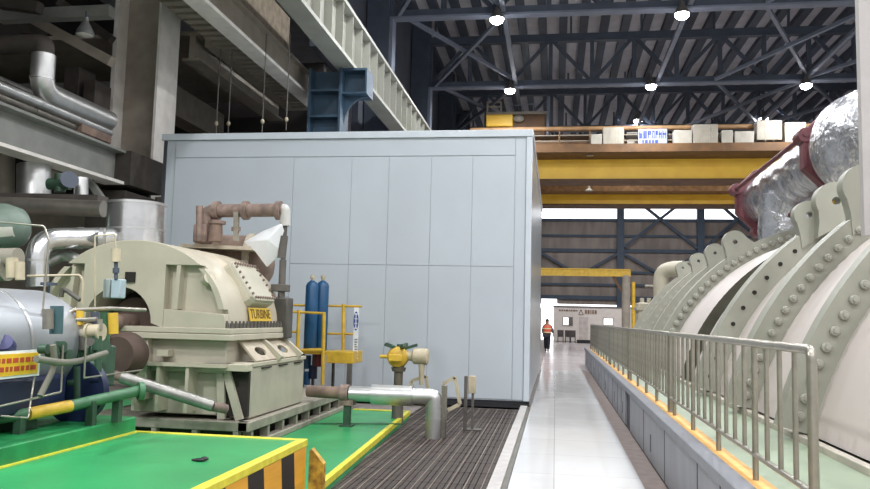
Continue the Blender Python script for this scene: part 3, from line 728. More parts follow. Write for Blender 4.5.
# dark rag on the green floor
a = P(200, 461.5, Z=.6); m = MB(); m.ball(a+Vector((0, 0, .012)), .045, 14, (1.0, .55, .28)); m.ball(a+Vector((.03, .01, .02)), .03, 10, (1, .7, .5)); m.ball(a+Vector((-.04, .0, .01)), .022, 10, (1.2, .6, .4))
tag(m.build('rag', M_blk), 'small crumpled black rag lying on the raised green floor', 'rag')
# yellow rusty toe plate behind the striped wall
a = P(316, 447, Z=.5); m = MB()
m.prism([(0, -.05), (0, .50), (.02, .52), (.14, .40), (.14, -.05)], [], lambda u, z: Vector((-2.05+u*.9, 6.52, z)), lambda u, z: Vector((-2.05+u*.9, 6.60, z)))
tag(m.build('guard_post', mat('chipped yellow', 'd0a63a', .6, h2='7d5a20', scale=14)), 'chipped yellow steel guard post with a sloped top at the end of the striped wall', 'guard post')
# ------------------------------------------------------------------ gas cylinder stand beside the enclosure
YG = 14.0
zdk = P(315, 349, Y=YG).z
gs = thing('cylinder_stand', 'yellow railed steel stand holding up the two blue gas cylinders', 'stand', P(325, 404, Y=YG))
xa, xb, xm = P(292, 350, Y=YG).x, P(354, 350, Y=YG).x, P(324, 350, Y=YG).x
MB().box(xa, xb-.1, YG-.35, YG+.35, zdk-.08, zdk-.03).build('deck', M_yel2, gs, bevel=.006)
def rail(pts, r=.022, name='rail'): return MB().tube(pts, r, 8, bend=.03).build(name, M_yel2, gs)
yn, yr = YG-.45, YG+.45
rail([P(276, 311, Y=yn), P(325.5, 313.5, Y=yn)]); rail([P(276, 331, Y=yn), P(299, 332, Y=yn)])
rail([P(286, 305, Y=yr), P(362, 306.5, Y=yr)]); rail([P(323, 333.5, Y=yr), P(353, 334, Y=yr)])
rail([P(299, 310, Y=yn), P(296.5, 375, Y=yn)], .035, 'post'); rail([P(324, 313, Y=yn), P(322.5, 385, Y=yn)], .035, 'post')
rail([P(343.5, 304, Y=yr), P(343, 354, Y=yr)], .035, 'post')
rail([P(292, 351, Y=yn), P(324, 350, Y=yn)], .035, 'lower_rail')
a0, a1 = P(326, 363, Y=yn), P(353, 352, Y=yn)
MB().box(a0.x, a1.x, yn, yn+.7, a0.z, a1.z).build('kick_box', M_yel2, gs, bevel=.01)
a0, a1 = P(345.5, 407, Y=yn), P(351, 364, Y=yn)
MB().box(a0.x, a1.x, yn, yn+.1, max(.02, a0.z), a1.z).build('leg', M_gnd, gs)
for px in (303, 313, 333):
    a0, a1 = P(px-2, 405, Y=yr-.1), P(px+2, 350, Y=yr-.1); MB().box(a0.x, a1.x, yr-.14, yr-.06, .0, a1.z).build('leg', M_gnd, gs)
for i, (px, py, r, m) in enumerate(((306, 362, .10, M_blue), (313, 372, .08, M_navy), (318, 360, .07, mat('red hose', '7c3540', .5)), (307, 378, .06, M_blue))):
    a0 = P(px, py, Y=YG); MB().cyl((a0.x, YG, a0.z-.12), (a0.x, YG, a0.z+.12), r, 12).build('regulator', m, gs)
def gas_cyl(px, y, label):
    zb = zdk-.03; zt = P(px, 285, Y=y).z; x = P(px, 320, Y=y).x
    t = thing('gas_cylinder', label, 'gas cylinder', (x, y, zb), 'blue gas cylinders on the stand')
    r = .118
    MB().lathe([(0, r*.9), (.02, r), (zt-zb-.02, r), (zt-zb+.03, r*.85), (zt-zb+.07, r*.45), (zt-zb+.085, r*.3)], (x, y, zb), (0, 0, 1), 24).build('body', M_blue, t)
    MB().lathe([(0, .03), (.04, .03), (.04, .045), (.09, .045), (.09, .02), (.11, .02)], (x, y, zt+.08), (0, 0, 1), 10).build('valve', M_beige, t)
gas_cyl(311, YG-.1, 'blue gas cylinder on the left of the pair on the yellow stand')
gas_cyl(321.5, YG+.1, 'blue gas cylinder on the right of the pair, nearer the white sign')
# white notice board with a blue oval
y = yr-.6
a0, a1 = P(352.5, 359, Y=y), P(359, 307.5, Y=y)
sn = thing('notice_board', 'narrow white notice with a blue oval emblem on the yellow rail', 'sign', (a0.x, y, a0.z))
MB().box(a0.x, a1.x, y, y+.015, a0.z, a1.z).build('board', M_white, sn)
c_ = P(356, 321, Y=y); MB().lathe([(0, .052), (.004, .052)], (0, 0, 0), (0, 1, 0), 24).build('oval', mat('emblem blue', '3d4f94', .5), sn)
ov = [o for o in sn.children if o.name.startswith('oval')][0]; ov.scale = (.9, 1, 3.3); ov.location = Vector((c_.x, y-.004, c_.z))-sn.location
m = MB()
for i in range(4):
    z = c_.z-.14+i*.085; m.box(c_.x-.026, c_.x+.026, y-.006, y-.004, z, z+.022)
m.box(c_.x-.008, c_.x+.008, y-.006, y-.004, c_.z-.12, c_.z+.12); m.build('emblem_figure', M_white, sn, smooth=0)
m = MB()
for i in range(8):
    q0 = P(354.5, 339+i*2.4, Y=y-.002); q1 = P(357.5, 340.2+i*2.4, Y=y-.002); m.box(q0.x, q1.x-(.02 if i % 3 == 2 else 0), y-.005, y, q1.z, q0.z)
m.build('notice_text', mat('text grey', '6f7580', .6), sn, smooth=0)

# ------------------------------------------------------------------ silver pipe with elbow going into the grating
YS = 10.9
wp = thing('clad_elbow_pipe', 'silver clad pipe running level above the green floor and turning down into the grating', 'pipe', P(433, 438, Y=YS))
zc_ = P(400, 395.5, Y=YS).z
xe = P(433.5, 420, Y=YS).x
MB().cyl((P(350, 394, Y=YS).x, YS, zc_), (P(374, 394, Y=YS).x, YS, zc_), .105, 22).build('cladding', M_alu, wp)
MB().cyl((P(372, 394, Y=YS).x, YS, zc_), (P(413, 394, Y=YS).x, YS, zc_), .14, 24).build('cladding', M_alu, wp)
MB().tube([(P(410, 394, Y=YS).x, YS, zc_), (xe, YS, zc_), (xe, YS, -.03)], .112, 22, bend=.05).build('elbow_cladding', M_alu, wp)
for z in (.25, .42): MB().cyl((xe, YS, z), (xe, YS, z+.02), .12, 22).build('cladding_seam', M_alu, wp)
MB().cyl((P(306, 390, Y=YS).x, YS+.1, zc_), (P(350, 394, Y=YS).x, YS, zc_), .085, 18).build('bare_length', M_brown, wp)
MB().cyl((P(343, 394, Y=YS).x-.03, YS, zc_), (P(349, 394, Y=YS).x, YS, zc_), .125, 18).build('pipe_flange', M_rust, wp)
ps = thing('pipe_stand', 'dark post on the lower green floor carrying the bare end of the silver pipe', 'post', (P(347, 436, Y=YS).x, YS, .1))
x = P(347, 420, Y=YS).x
MB().box(x-.045, x+.045, YS-.05, YS+.05, .11, zc_-.1).build('post', M_dkg, ps); MB().box(x-.09, x+.09, YS-.09, YS+.09, .10, .12).build('foot', M_dkg, ps); MB().box(x-.1, x+.1, YS-.08, YS+.08, zc_-.16, zc_-.085).build('saddle', M_rust, ps)
tag(MB().bar(P(340, 425, Z=.115)-Vector((.5, 0, 0)), P(402, 424, Z=.115), .02, .02).build('conduit', M_pipeg), 'thin conduit lying across the lower green floor', 'conduit')
# valve with yellow gearbox
YK = 12.0
mv = thing('motor_valve', 'pipe valve with a yellow gearbox, dark handwheel and grey motor in front of the enclosure', 'valve', P(398, 392, Y=YK))
c_ = P(398, 357, Y=YK)
MB().lathe([(-.14, .08), (-.13, .14), (.0, .17), (.1, .15), (.13, .1)], c_, (.1, -1, 0), 24).build('gearbox', M_yel2, mv)
MB().box(c_.x-.11, c_.x+.1, YK-.22, YK-.18, c_.z-.06, c_.z+.05).build('gearbox_cover', M_yel2, mv, bevel=.015)
MB().cyl(c_-Vector((.28, 0, 0)), c_-Vector((.15, 0, 0)), .03, 10).build('side_shaft', M_yel2, mv)
a = P(424, 357, Y=YK)
MB().lathe([(0, .07), (.0, .07), (.12, .075), (.15, .12), (.36, .125), (.38, .09), (.38, 0.001)], (c_.x+.1, YK, c_.z+.02), (1, 0, 0), 20).build('motor', M_beige, mv)
a0 = P(422, 362, Y=YK); MB().cyl(a0, P(421, 385, Y=YK), .055, 12, r1=.03).build('conduit_drop', M_beige, mv)
MB().lathe([(0, .10), (.04, .11), (.04, .07), (.3, .07), (.3, .10), (.36, .12), (.36, .09), (.5, .09)], P(398, 391, Y=YK), (0, 0, 1), 18).build('yoke', mat('valve brown', '5c5548', .6, var=.2), mv)
hw = MB(); hc_ = P(400, 350, Y=YK)
for i in range(5):
    t = 2*PI*i/5+.1; d = Vector((math.cos(t), math.sin(t)*.9, .32)); hw.bar(hc_, hc_+d*.27, .05, .045)
hw.lathe([(-.02, .05), (.09, .05)], hc_, (0, 0, 1), 14); hw.build('hand_wheel', M_dkg, mv)
MB().cyl((P(398, 391, Y=YK).x, YK, -.02), (P(398, 391, Y=YK).x, YK, P(398, 391, Y=YK).z), .09, 16).build('valve_base', M_gnd, mv)

# steel posts, handrail brackets and a small box standing on the grating
def on(px, py): return P(px, py, Z=-.002)
def post(name, px0, px1, pytop, pyb, label, cat, m, d=.1):
    b = on((px0+px1)/2, pyb); a0 = P(px0, pyb, Y=b.y); a1 = P(px1, pytop, Y=b.y)
    o = MB().box(a0.x, a1.x, b.y-d/2, b.y+d/2, -.003, a1.z).build(name, m, bevel=.006); tag(o, label, cat); return o
post('steel_post', 441, 447, 385, 438, 'dull steel post right beside the foot of the silver pipe', 'post', M_aludk)
post('steel_post', 463.5, 467.5, 376, 430, 'slim dark steel post just left of the small beige control box', 'post', M_gnd)
b = on(472.5, 430); jb = thing('control_box', 'small beige control box on a thin stem above the grating', 'box', b)
a0, a1 = P(468.5, 393, Y=b.y), P(476, 376, Y=b.y)
MB().box(a0.x, a1.x, b.y-.06, b.y+.06, a0.z, a1.z).build('box', M_beige, jb, bevel=.01)
a0, a1 = P(471, 430, Y=b.y), P(474, 393, Y=b.y); MB().box(a0.x, a1.x, b.y-.03, b.y+.03, 0, a1.z).build('stem', M_gnd, jb); MB().box(a0.x-.08, a1.x+.12, b.y-.1, b.y+.1, -.003, .015).build('foot', M_gnd, jb)
def bracket(pts, y, label, z2=None):
    o = MB()
    for p, q in zip(pts, pts[1:]): o.bar(P(*p, Y=y), P(*q, Y=y), .05, .045, up=(0, 1, 0))
    tag(o.build('handrail_bracket', M_beige), label, 'handrail')
bracket([(414, 400), (411, 381), (426, 376), (429, 398)], 12.1, 'pale bent handrail stub behind the silver pipe, left of the pair')
bracket([(444, 412), (443, 384), (455, 377), (460, 404), (448, 410)], 11.6, 'pale bent handrail stub right of the silver pipe')

# ------------------------------------------------------------------ right: raised platform, panels, railing
XW = 1.12
struct(MB().box(1.17, 2.35, 2, 31, -.05, .60).build('floor_deck_right', M_pgrn))
struct(MB().box(1.22, 1.42, 2, 31, .56, .612).build('trim_8', M_orange))
struct(MB().box(XW-.01, 1.25, 2, 31, .56, .645).build('trim_9', M_cap, bevel=.01))
struct(MB().box(2.22, 2.3, 3, 26, .58, .66).build('trim_10', mat('edge angle', 'b4ada0', .5, var=.15), bevel=.01))
struct(MB().box(2.3, 10, 2, 27, -.05, .58).build('floor_plinth_right', M_pgrn))
struct(MB().box(1.155, 1.17, 2, 31, -.01, .55).build('wall_deck', M_blk))
YGAP = (12.35, 13.1)
seams = [2.2, 3.1, 4.0, 4.85, 5.72, 6.6, 8.5, 10.45, 12.35]; seams2 = [13.1, 13.9, 14.7]+[14.7+1.3*i for i in range(1, 13)]
for L_ in (seams, seams2):
    for n, (ya_, yb_) in enumerate(zip(L_, L_[1:])):
        w = yb_-ya_
        o = struct(MB().box(1.125, 1.165, ya_+.012, yb_-.012, .02, .56).build('wall_panel', M_panel, bevel=.006))
        adopt(MB().box(1.1225, 1.13, yb_-.014, yb_+.014, .02, .555).build('seam', M_blk), o)
        if n % 2 == 0: adopt(MB().box(1.121, 1.127, ya_+w*.6, ya_+w*.6+.06, .14, .34).build('vent_slot', M_blk), o)
struct(MB().box(1.14, 1.17, 2, 31, -.012, .02).build('baseboard_right', M_blk))
ords = ['nearest', 'second nearest', 'middle', 'second farthest', 'farthest']
XR_ = 1.35; ya = 4.46
base_rail = None
def railing(y0, L, label):
    t = thing('guard_rail', label, 'railing', (XR_, y0, .61), 'steel railing along the right platform')
    zt, zb = 1.53, .78
    MB().tube([(XR_, y0, .612), (XR_, y0, zt), (XR_, y0+L, zt), (XR_, y0+L, .612)], .028, 12, bend=.06).build('top_rail', M_steel, t)
    MB().cyl((XR_, y0+.02, zb), (XR_, y0+L-.02, zb), .02, 10).build('bottom_rail', M_steel, t)
    n = int(round(L/.31)); p0 = b0 = f0 = None
    for i in range(1, n):
        y = y0+L*i/n
        if i % 4 == 0:
            if not p0:
                p0 = MB().cyl((XR_, 0, .612), (XR_, 0, zt-.01), .021, 12).build('post', M_steel, t); o = p0
            else: o = p0.copy(); COL.objects.link(o)
        else:
            if not b0: b0 = MB().cyl((XR_, 0, zb), (XR_, 0, zt-.01), .016, 10).build('baluster', M_steel, t); o = b0
            else: o = b0.copy(); COL.objects.link(o)
        o.location.y = y-y0
    return t
Ls = 5.2
for i in range(5):
    railing(ya+i*5.26, Ls, '%s length of stainless railing on the edge of the right platform' % ords[i].capitalize())

# ------------------------------------------------------------------ big casing on the right
XC, ZC, RB = 6.1, -.28, 3.86
T0_, T1_ = math.radians(14), math.radians(166)
bt = thing('turbine_casing', 'huge beige bolted turbine casing behind the steel railing on the right', 'turbine', (XC, 12, .58))
def arc_lathe(prof, name, m, seg=72):
    b = MB(); b.lathe(prof, (XC, 0, ZC), (0, 1, 0), seg, a0=T0_, a1=T1_, ref=(1, 0, 0), cap=False)
    return b
# note: ref x, second axis = y cross x = -z, so go through the lower side
def ring_pts(R, n=64, a0=14, a1=166): return [(XC+R*math.cos(math.radians(a0+(a1-a0)*i/n)), ZC+R*math.sin(math.radians(a0+(a1-a0)*i/n))) for i in range(n+1)]
def shell(y0, y1, R0, R1=None, name='casing_shell', m=None, n=72):
    R1 = R0 if R1 is None else R1
    b = MB(); A = [b.b.verts.new((x, y0, z)) for x, z in ring_pts(R0, n)]; B = [b.b.verts.new((x, y1, z)) for x, z in ring_pts(R1, n)]
    for i in range(n): b.b.faces.new((A[i], A[i+1], B[i+1], B[i]))
    return b.build(name, m or M_case, bt, smooth=60)
def ring(y0, y1, Ri, Ro, m=M_flg, name='ring_flange'):
    b = MB(); out = ring_pts(Ro)+list(reversed(ring_pts(Ri)))
    b.prism(out, [], lambda x, z: Vector((x, y0, z)), lambda x, z: Vector((x, y1, z)))
    return b.build(name, m, bt, smooth=30)
RO = 4.16
segs = [(4.0, 7.8), (8.0, 9.9), (10.2, 12.1), (12.45, 14.3), (15.5, 17.7), (18.0, 19.5), (19.7, 21.8), (22.0, 24.3)]
for a, b in segs: shell(a, b, RB)
shell(14.3, 15.5, RB-.35, m=M_slot, name='casing_groove'); ring(15.48, 15.52, RB-.36, RB, M_slot, 'groove_wall'); ring(14.28, 14.32, RB-.36, RB-.001, M_slot, 'groove_wall')
rings = {}
for nm, y0, y1, ro in (('D', 7.8, 8.0, RO), ('C', 9.9, 10.2, RO), ('B', 12.1, 12.45, RO), ('A', 17.7, 18.0, RO), ('E', 19.5, 19.7, RO), ('F', 21.8, 22.0, RO), ('G', 24.3, 24.5, RO)):
    rings[nm] = (ring(y0, y1, RB-.05, ro), y0)
ring(24.4, 24.45, .9, RB, M_case, 'end_wall')
ring(4.0, 4.05, 1.2, RB, M_case, 'end_wall')
nut0 = None
def nuts(nm, R, step, a0, a1, r, h, flip=1):
    global nut0
    par, y = rings[nm]
    b = MB(); b.lathe([(0, r), (-h*.75, r), (-h, r*.8), (-h, r*.5), (-h*1.35, r*.45), (-h*1.4, 0.001)], (0, 0, 0), (0, 1, 0), 12)
    first = None; a = a0
    while a > a1:
        t = math.radians(a); loc = Vector((XC+R*math.cos(t), y, ZC+R*math.sin(t)))
        if first is None: first = b.build('nut', M_nut, par, smooth=40); o = first
        else: o = first.copy(); COL.objects.link(o)
        o.location = loc - bt.location - par.location; a -= step
nuts('D', 4.01, 2.45, 164, 108, .048, .04); nuts('C', 4.0, 2.3, 164, 92, .048, .045); nuts('A', 4.0, 2.6, 164, 92, .065, .06)
for nm, R, step, r in (('B', 4.02, 4.0, .032), ('E', 4.02, 3.0, .05), ('F', 4.02, 3.0, .05), ('G', 4.02, 3.2, .05)):
    par, y = rings[nm]; a = 163; first = None
    while a > 95:
        t = math.radians(a); loc = Vector((XC+R*math.cos(t), y, ZC+R*math.sin(t)))
        if first is None: first = MB().lathe([(-.012, r), (.01, r)], (0, 0, 0), (0, 1, 0), 10).build('bolt_hole' if nm == 'B' else 'bolt_head', M_hole if nm == 'B' else M_nut, par, smooth=0); o = first
        else: o = first.copy(); COL.objects.link(o)
        o.location = loc-bt.location-par.location; a -= step
def lug(nm, px, py, y, r, hole=.05, m=M_flg, w=.18):
    par = rings[nm][0]; c = P(px, py, Y=y); n_ = 28
    cen = Vector((XC, y, ZC)); dirn = (c-cen).normalized(); sidev = Vector((dirn.z, 0, -dirn.x)); k = (c-cen).length-4.05
    ol = [(r*math.cos(2*PI*i/n_*.5), r*math.sin(PI*i/n_)) for i in range(n_+1)]
    ol = [(r, -k)]+[(r*math.cos(PI*i/n_), r*math.sin(PI*i/n_)) for i in range(n_+1)]+[(-r, -k)]
    ol = [(r*1.75, -k-.08), (r*1.25, -k*.55)]+[(r*math.cos(PI*i/n_), r*math.sin(PI*i/n_)) for i in range(n_+1)]+[(-r*1.25, -k*.55), (-r*1.75, -k-.08)]
    #+[(r+fil-fil*math.sin(PI/2*i/6), -k+fil*.0+fil*(1-math.cos(PI/2*i/6))-.03) for i in range(1, 6)] + ol[1:-1] + [(-r-fil+fil*math.sin(PI/2*i/6), -k+fil*(1-math.cos(PI/2*i/6))-.03) for i in range(5, 0, -1)]+[(-r-fil, -k-.05)]
    ho = [(hole*math.cos(2*PI*i/12), hole*math.sin(2*PI*i/12)) for i in range(12)]
    f = lambda yy_: (lambda u, v: Vector((c.x+sidev.x*u+dirn.x*v, yy_, c.z+sidev.z*u+dirn.z*v)))
    MB().prism(ol, [ho], f(y-.018), f(y+w)).build('lifting_lug', m, par, smooth=30)
lug('C', 866, 186, 9.9, .27); lug('B', 836, 201, 11.9, .28, .06, w=.2); lug('B', 809, 215, 12.1, .21, .05)
lug('A', 735, 242, 17.7, .25, .05); lug('E', 715, 253, 19.5, .23, .04); lug('F', 698.5, 261, 21.8, .22, .04); lug('G', 682.5, 268, 24.3, .19, .04)
# inner ring of bolts standing on the far shell rows
for k_, (y, R) in enumerate(((18.6, RB), (20.6, RB))):
    b = MB(); a = 163
    while a > 100:
        t = math.radians(a); d = Vector((math.cos(t), 0, math.sin(t))); b.lathe([(0, .05), (.05, .05)], Vector((XC, y, ZC))+d*R, d, 8); a -= 3
    b.build('bolt_heads', M_nut, bt, smooth=0)
# cream gear box and bent pipe beyond
gb = thing('gear_box', 'pale green cream box with rounded lid beyond the far end of the big casing', 'gear box', P(646, 330, Y=27))
a0, a1 = P(637, 335, Y=27), P(652, 303, Y=27); MB().box(a0.x, a1.x, 26.6, 27.6, .6, a1.z).build('body', M_cream, gb, bevel=.05)
MB().box(a0.x-.05, a1.x+.05, 26.55, 27.65, a1.z-.25, a1.z-.15).build('flange', M_cream, gb)
for px in (642, 649): a = P(px, 301, Y=27); MB().cyl((a.x, 27, a1.z-.05), (a.x, 27, a.z+.1), .07, 10).build('vent_cap', M_cream, gb)
tag(MB().tube([P(661, 300, Y=26), P(661, 270, Y=26), P(684, 268, Y=25.6)], .24, 18, bend=.55).build('bent_pipe', M_cream), 'fat cream pipe bending over behind the far lugs of the big casing', 'pipe')
tag(MB().tube([P(645, 286, Y=30), P(659, 286, Y=30), P(662, 268, Y=30), P(672, 262, Y=30), P(690, 263, Y=30)], .05, 8).build('small_pipe', M_base), 'thin pipe arching beside the fat bent cream pipe', 'pipe')

# ------------------------------------------------------------------ foil lagged crossover pipe with maroon tie frames
xo = thing('crossover_pipe', 'huge pipe lagged in crinkled silver foil with maroon frames above the big casing', 'pipe', (5.3, 17, 3.6))
ce0, ce1 = P(767, 202, Y=20.6), P(845, 153, Y=15.6)
dv = (ce0-ce1).normalized()
b = MB(); b.lathe([(i*.25, .64+.03*math.sin(i*1.7)) for i in range(21)], ce0-dv*.0+dv*.2, -dv, 48); b.build('foil_lagging', M_foil, xo)
b = MB(); cb = P(890, 140, Y=14.2)
b.lathe([(0, .55), (.1, .8), (.5, .98), (1.1, 1.0), (1.6, .9), (2.0, .6)], ce1+(-dv)*.15, (cb-ce1), 48); b.build('foil_lagging', M_foil, xo)
b = MB(); b.lathe([(0, .66), (1.0, .62), (1.6, .6)], P(790, 196, Y=18.5), Vector((-.05, .1, -1)), 40); b.build('foil_lagging', M_foil, xo)
def frame(c, ro, ri, th, n, nm):
    pts_o = [(ro*math.cos(2*PI*(i+.5)/n), ro*math.sin(2*PI*(i+.5)/n)) for i in range(n)]
    pts_i = [(ri*math.cos(2*PI*i/32), ri*math.sin(2*PI*i/32)) for i in range(32)]
    sx = dv.cross(Vector((0, 0, 1))).normalized(); uz = sx.cross(dv).normalized()
    MB().prism(pts_o, [pts_i], lambda u, v: c+sx*u+uz*v, lambda u, v: c+sx*u+uz*v-dv*th).build(nm, M_maroon, xo, bevel=.02)
    return sx, uz
sx, uz = frame(ce0, .86, .60, .2, 8, 'tie_frame'); frame(ce1, .9, .62, .26, 8, 'tie_frame')
for t in (70, 160, 250, 340):
    t = math.radians(t); off = sx*math.cos(t)*.84+uz*math.sin(t)*.84
    MB().cyl(ce0+off, ce1+off-dv*.3, .05, 10).build('tie_rod', M_maroon, xo)
    for c in (ce0, ce1): MB().cyl(c+off+dv*.06, c+off-dv*.28, .14, 14).build('rod_lug', M_maroon, xo)

# pale column at the right edge
cl = P(857.5, 100, Y=8.8).x
struct(MB().box(cl, cl+.35, 8.7, 8.8, 2.62, 9).build('pale_column', mat('pale column', 'b9b4b2', .6, var=.04)))
# ------------------------------------------------------------------ overhead crane
oc = thing('overhead_crane', 'yellow double girder overhead crane spanning the hall', 'crane', (4, 44, 8.9))
def girder(y0, y1, z0, z1, nm): 
    MB().box(-5.2, 17, y0, y1, z0, z1).build(nm, M_crane, oc)
    MB().box(-5.2, 17, y0-.12, y1+.12, z1, z1+.1).build('girder_flange', M_crane2, oc); MB().box(-5.2, 17, y0-.12, y1+.12, z0-.08, z0).build('girder_flange', M_crane2, oc)
zA = P(640, 179, Y=40).z; zA1 = P(640, 158, Y=40).z
girder(40, 41.4, zA, zA1, 'girder'); girder(49, 50.4, P(640, 205.5, Y=49).z+.08, zA1-.2, 'girder')
MB().box(-5.2, 17, 38.2, 40, P(640, 155, Y=39).z, P(640, 147, Y=39).z).build('walkway', M_crane2, oc)
MB().box(-5.2, 17, 47.6, 48.9, P(640, 191, Y=47.6).z, P(640, 183.5, Y=47.6).z).build('walkway', M_crane3, oc)
m = MB()
for i in range(6):
    x = -3+i*2.9; z = P(640, 181, Y=47.5).z; m.box(x, x+1.1, 47.5, 47.6, z-.12, z+.12)
m.build('cable_tray', M_boxw, oc)
zt_ = P(640, 128, Y=39).z; zd = P(640, 147, Y=39).z
MB().cyl((-4.4, 39, zt_), (17, 39, zt_), .12, 10).build('handrail', mat('rail ochre', '8a6a48', .6, var=.2), oc)
for z in (zd+.33, zd+.62): MB().cyl((-4.4, 39, z), (17, 39, z), .035, 8).build('mid_rail', M_beige2, oc)
p0 = None
for i in range(15):
    if p0 is None: p0 = MB().cyl((-4.4, 39, zd), (-4.4, 39, zt_), .05, 8).build('rail_post', M_crane2, oc); 
    else: c = p0.copy(); COL.objects.link(c); c.location.x = p0.location.x+i*1.5
def cab(px0, py0, px1, py1, m, y=38.3, nm='cabinet', d=.6):
    a0, a1 = P(px0, py1, Y=y), P(px1, py0, Y=y); b = MB().box(a0.x, a1.x, y, y+d, max(a0.z, zd), a1.z).build(nm, m, oc, bevel=.02)
    if nm == 'cabinet' and m is M_boxw:
        mm = MB()
        for f in (.33, .66):
            x = a0.x+(a1.x-a0.x)*f; mm.box(x-.012, x+.012, y-.01, y, zd+.05, a1.z-.05)
        for f in (.3, .7): mm.box(a0.x+(a1.x-a0.x)*.75, a0.x+(a1.x-a0.x)*.8, y-.02, y, zd+(a1.z-zd)*f-.05, zd+(a1.z-zd)*f+.05)
        mm.build('cabinet_seam', M_boxg, b, smooth=0)
cab(535, 134, 589, 146, M_crane2, 39.6, 'machinery_housing'); cab(591, 134, 602, 147, M_boxg); cab(603, 127, 624, 147, M_boxw); cab(627, 132, 638, 147, M_boxg, 39.6)
cab(674, 130, 692, 147, M_boxg); cab(693, 124, 718, 147, M_boxw); cab(722, 130, 733, 147, M_boxg); cab(735, 131, 754, 147, M_boxg); cab(757, 120, 782, 140, M_boxw); cab(785, 122, 806, 147, M_boxw)
MB().box(P(589, 146, Y=39.7).x, 17, 39.9, 39.98, zd, zt_-.3).build('back_screen', M_crane3, oc)
a0, a1 = P(638, 145, Y=38.9), P(667, 129, Y=38.9)
bn = MB().box(a0.x, a1.x, 38.85, 38.9, a0.z, a1.z).build('banner', mat('banner cloth', '8d92a8', .6, var=.04), oc)
m = MB(); random.seed(5); h = a1.z-a0.z
x = a0.x+.06
while x < a1.x-.16:
    w_ = random.uniform(.10, .17)
    m.box(x, x+.035, 38.83, 38.85, a0.z+h*.40, a0.z+h*.88); m.box(x, x+w_, 38.83, 38.85, a0.z+h*random.choice((.62, .8, .42)), a0.z+h*random.choice((.88, .72)))
    if random.random() < .7: m.box(x+w_-.03, x+w_, 38.83, 38.85, a0.z+h*.40, a0.z+h*.8)
    x += w_+.05
x = a0.x+.2
while x < a1.x-.5:
    w_ = random.uniform(.07, .14); m.box(x, x+w_, 38.83, 38.85, a0.z+h*.1, a0.z+h*.3); x += w_+.06
m.build('banner_lettering', mat('banner blue', '23398a', .5), bn, smooth=0)
for px, py in ((590, 155), (589, 190)):
    a = P(px, py, Y=38.8); MB().lathe([(0, .06), (-.1, .06), (-.22, .18), (-.25, .18)], a+Vector((0, 0, .2)), (0, 0, 1), 14).build('crane_lamp', M_boxw, oc)
# trolley on the crane, behind the enclosure
tr = thing('crane_trolley', 'orange crane trolley with a railed deck showing above the enclosure roof', 'trolley', (-2, 42, 11.3))
a0, a1 = P(486, 128, Y=40.2), P(549, 112, Y=40.2)
zg = zA1+.1
MB().box(a0.x+.5, a1.x-.2, 40.3, 50, zg, a1.z-.1).build('trolley_body', M_crane2, tr, bevel=.03)
MB().box(a0.x, a1.x, 40.2, 50.1, a1.z-.1, a1.z+.05).build('deck', M_beige2, tr)
MB().box(a0.x, a0.x+1.4, 40.1, 41.5, a1.z-.75, a1.z-.1).build('hoist_drum_cover', M_crane, tr, bevel=.05)
MB().ball((a0.x+1.7, 40.15, a1.z-.35), .28, 14, (1.1, .6, .7)).build('motor_cover', M_boxw, tr)
rz = P(500, 102, Y=40.2).z; x2 = P(501, 110, Y=40.2).x
m = MB()
for x in (a0.x+.05, x2): m.cyl((x, 40.25, a1.z-.5), (x, 40.25, rz), .05, 8)
for z in (rz, (rz+a1.z)/2+.05): m.cyl((a0.x, 40.25, z), (x2+.05, 40.25, z), .05, 8)
m.build('deck_rail', M_boxw, tr)
a = P(548, 96, Y=40.2); MB().cyl((a.x, 40.25, zg+.3), (a.x, 40.25, a.z), .07, 8).build('mast', M_strut, tr)
m = MB(); m.cyl((x2+.5, 40.3, rz-.2), (a1.x-.8, 40.3, rz-.1), .025, 6); m.cyl((x2+.5, 40.3, a1.z), (x2+.5, 40.3, rz-.2), .025, 6); m.cyl((a1.x-.8, 40.3, a1.z), (a1.x-.8, 40.3, rz-.1), .025, 6); m.build('thin_rail', M_strut, tr)

# ------------------------------------------------------------------ jib crane at the far end of the railing
YJ = 38
jc = thing('jib_crane', 'yellow jib crane with a level arm and a post beyond the railing', 'crane', (P(626, 330, Y=YJ).x, YJ, 0))
xj = P(626, 300, Y=YJ).x; zj = P(600, 273, Y=YJ).z
MB().box(P(535, 273, Y=YJ).x, xj+.2, YJ-.14, YJ+.14, zj-.16, zj+.16).build('arm', M_yel2, jc)
MB().box(P(535, 273, Y=YJ).x, xj+.2, YJ-.2, YJ+.2, zj+.15, zj+.19).build('arm_flange', M_yel2, jc)
MB().cyl((xj, YJ, 0), (xj, YJ, zj-.1), .2, 18).build('post', M_beige2, jc)
MB().cyl((xj+.34, YJ, 0), (xj+.34, YJ, zj-.4), .09, 12).build('side_post', M_yel2, jc)
MB().bar((xj-.6, YJ, zj-.15), (xj-.1, YJ, zj-1.0), .1, .12).build('knee_brace', M_crane2, jc)
MB().lathe([(0, .45), (.9, .45), (.95, .3)], (xj, YJ, 0), (0, 0, 1), 20).build('base', M_yel2, jc)

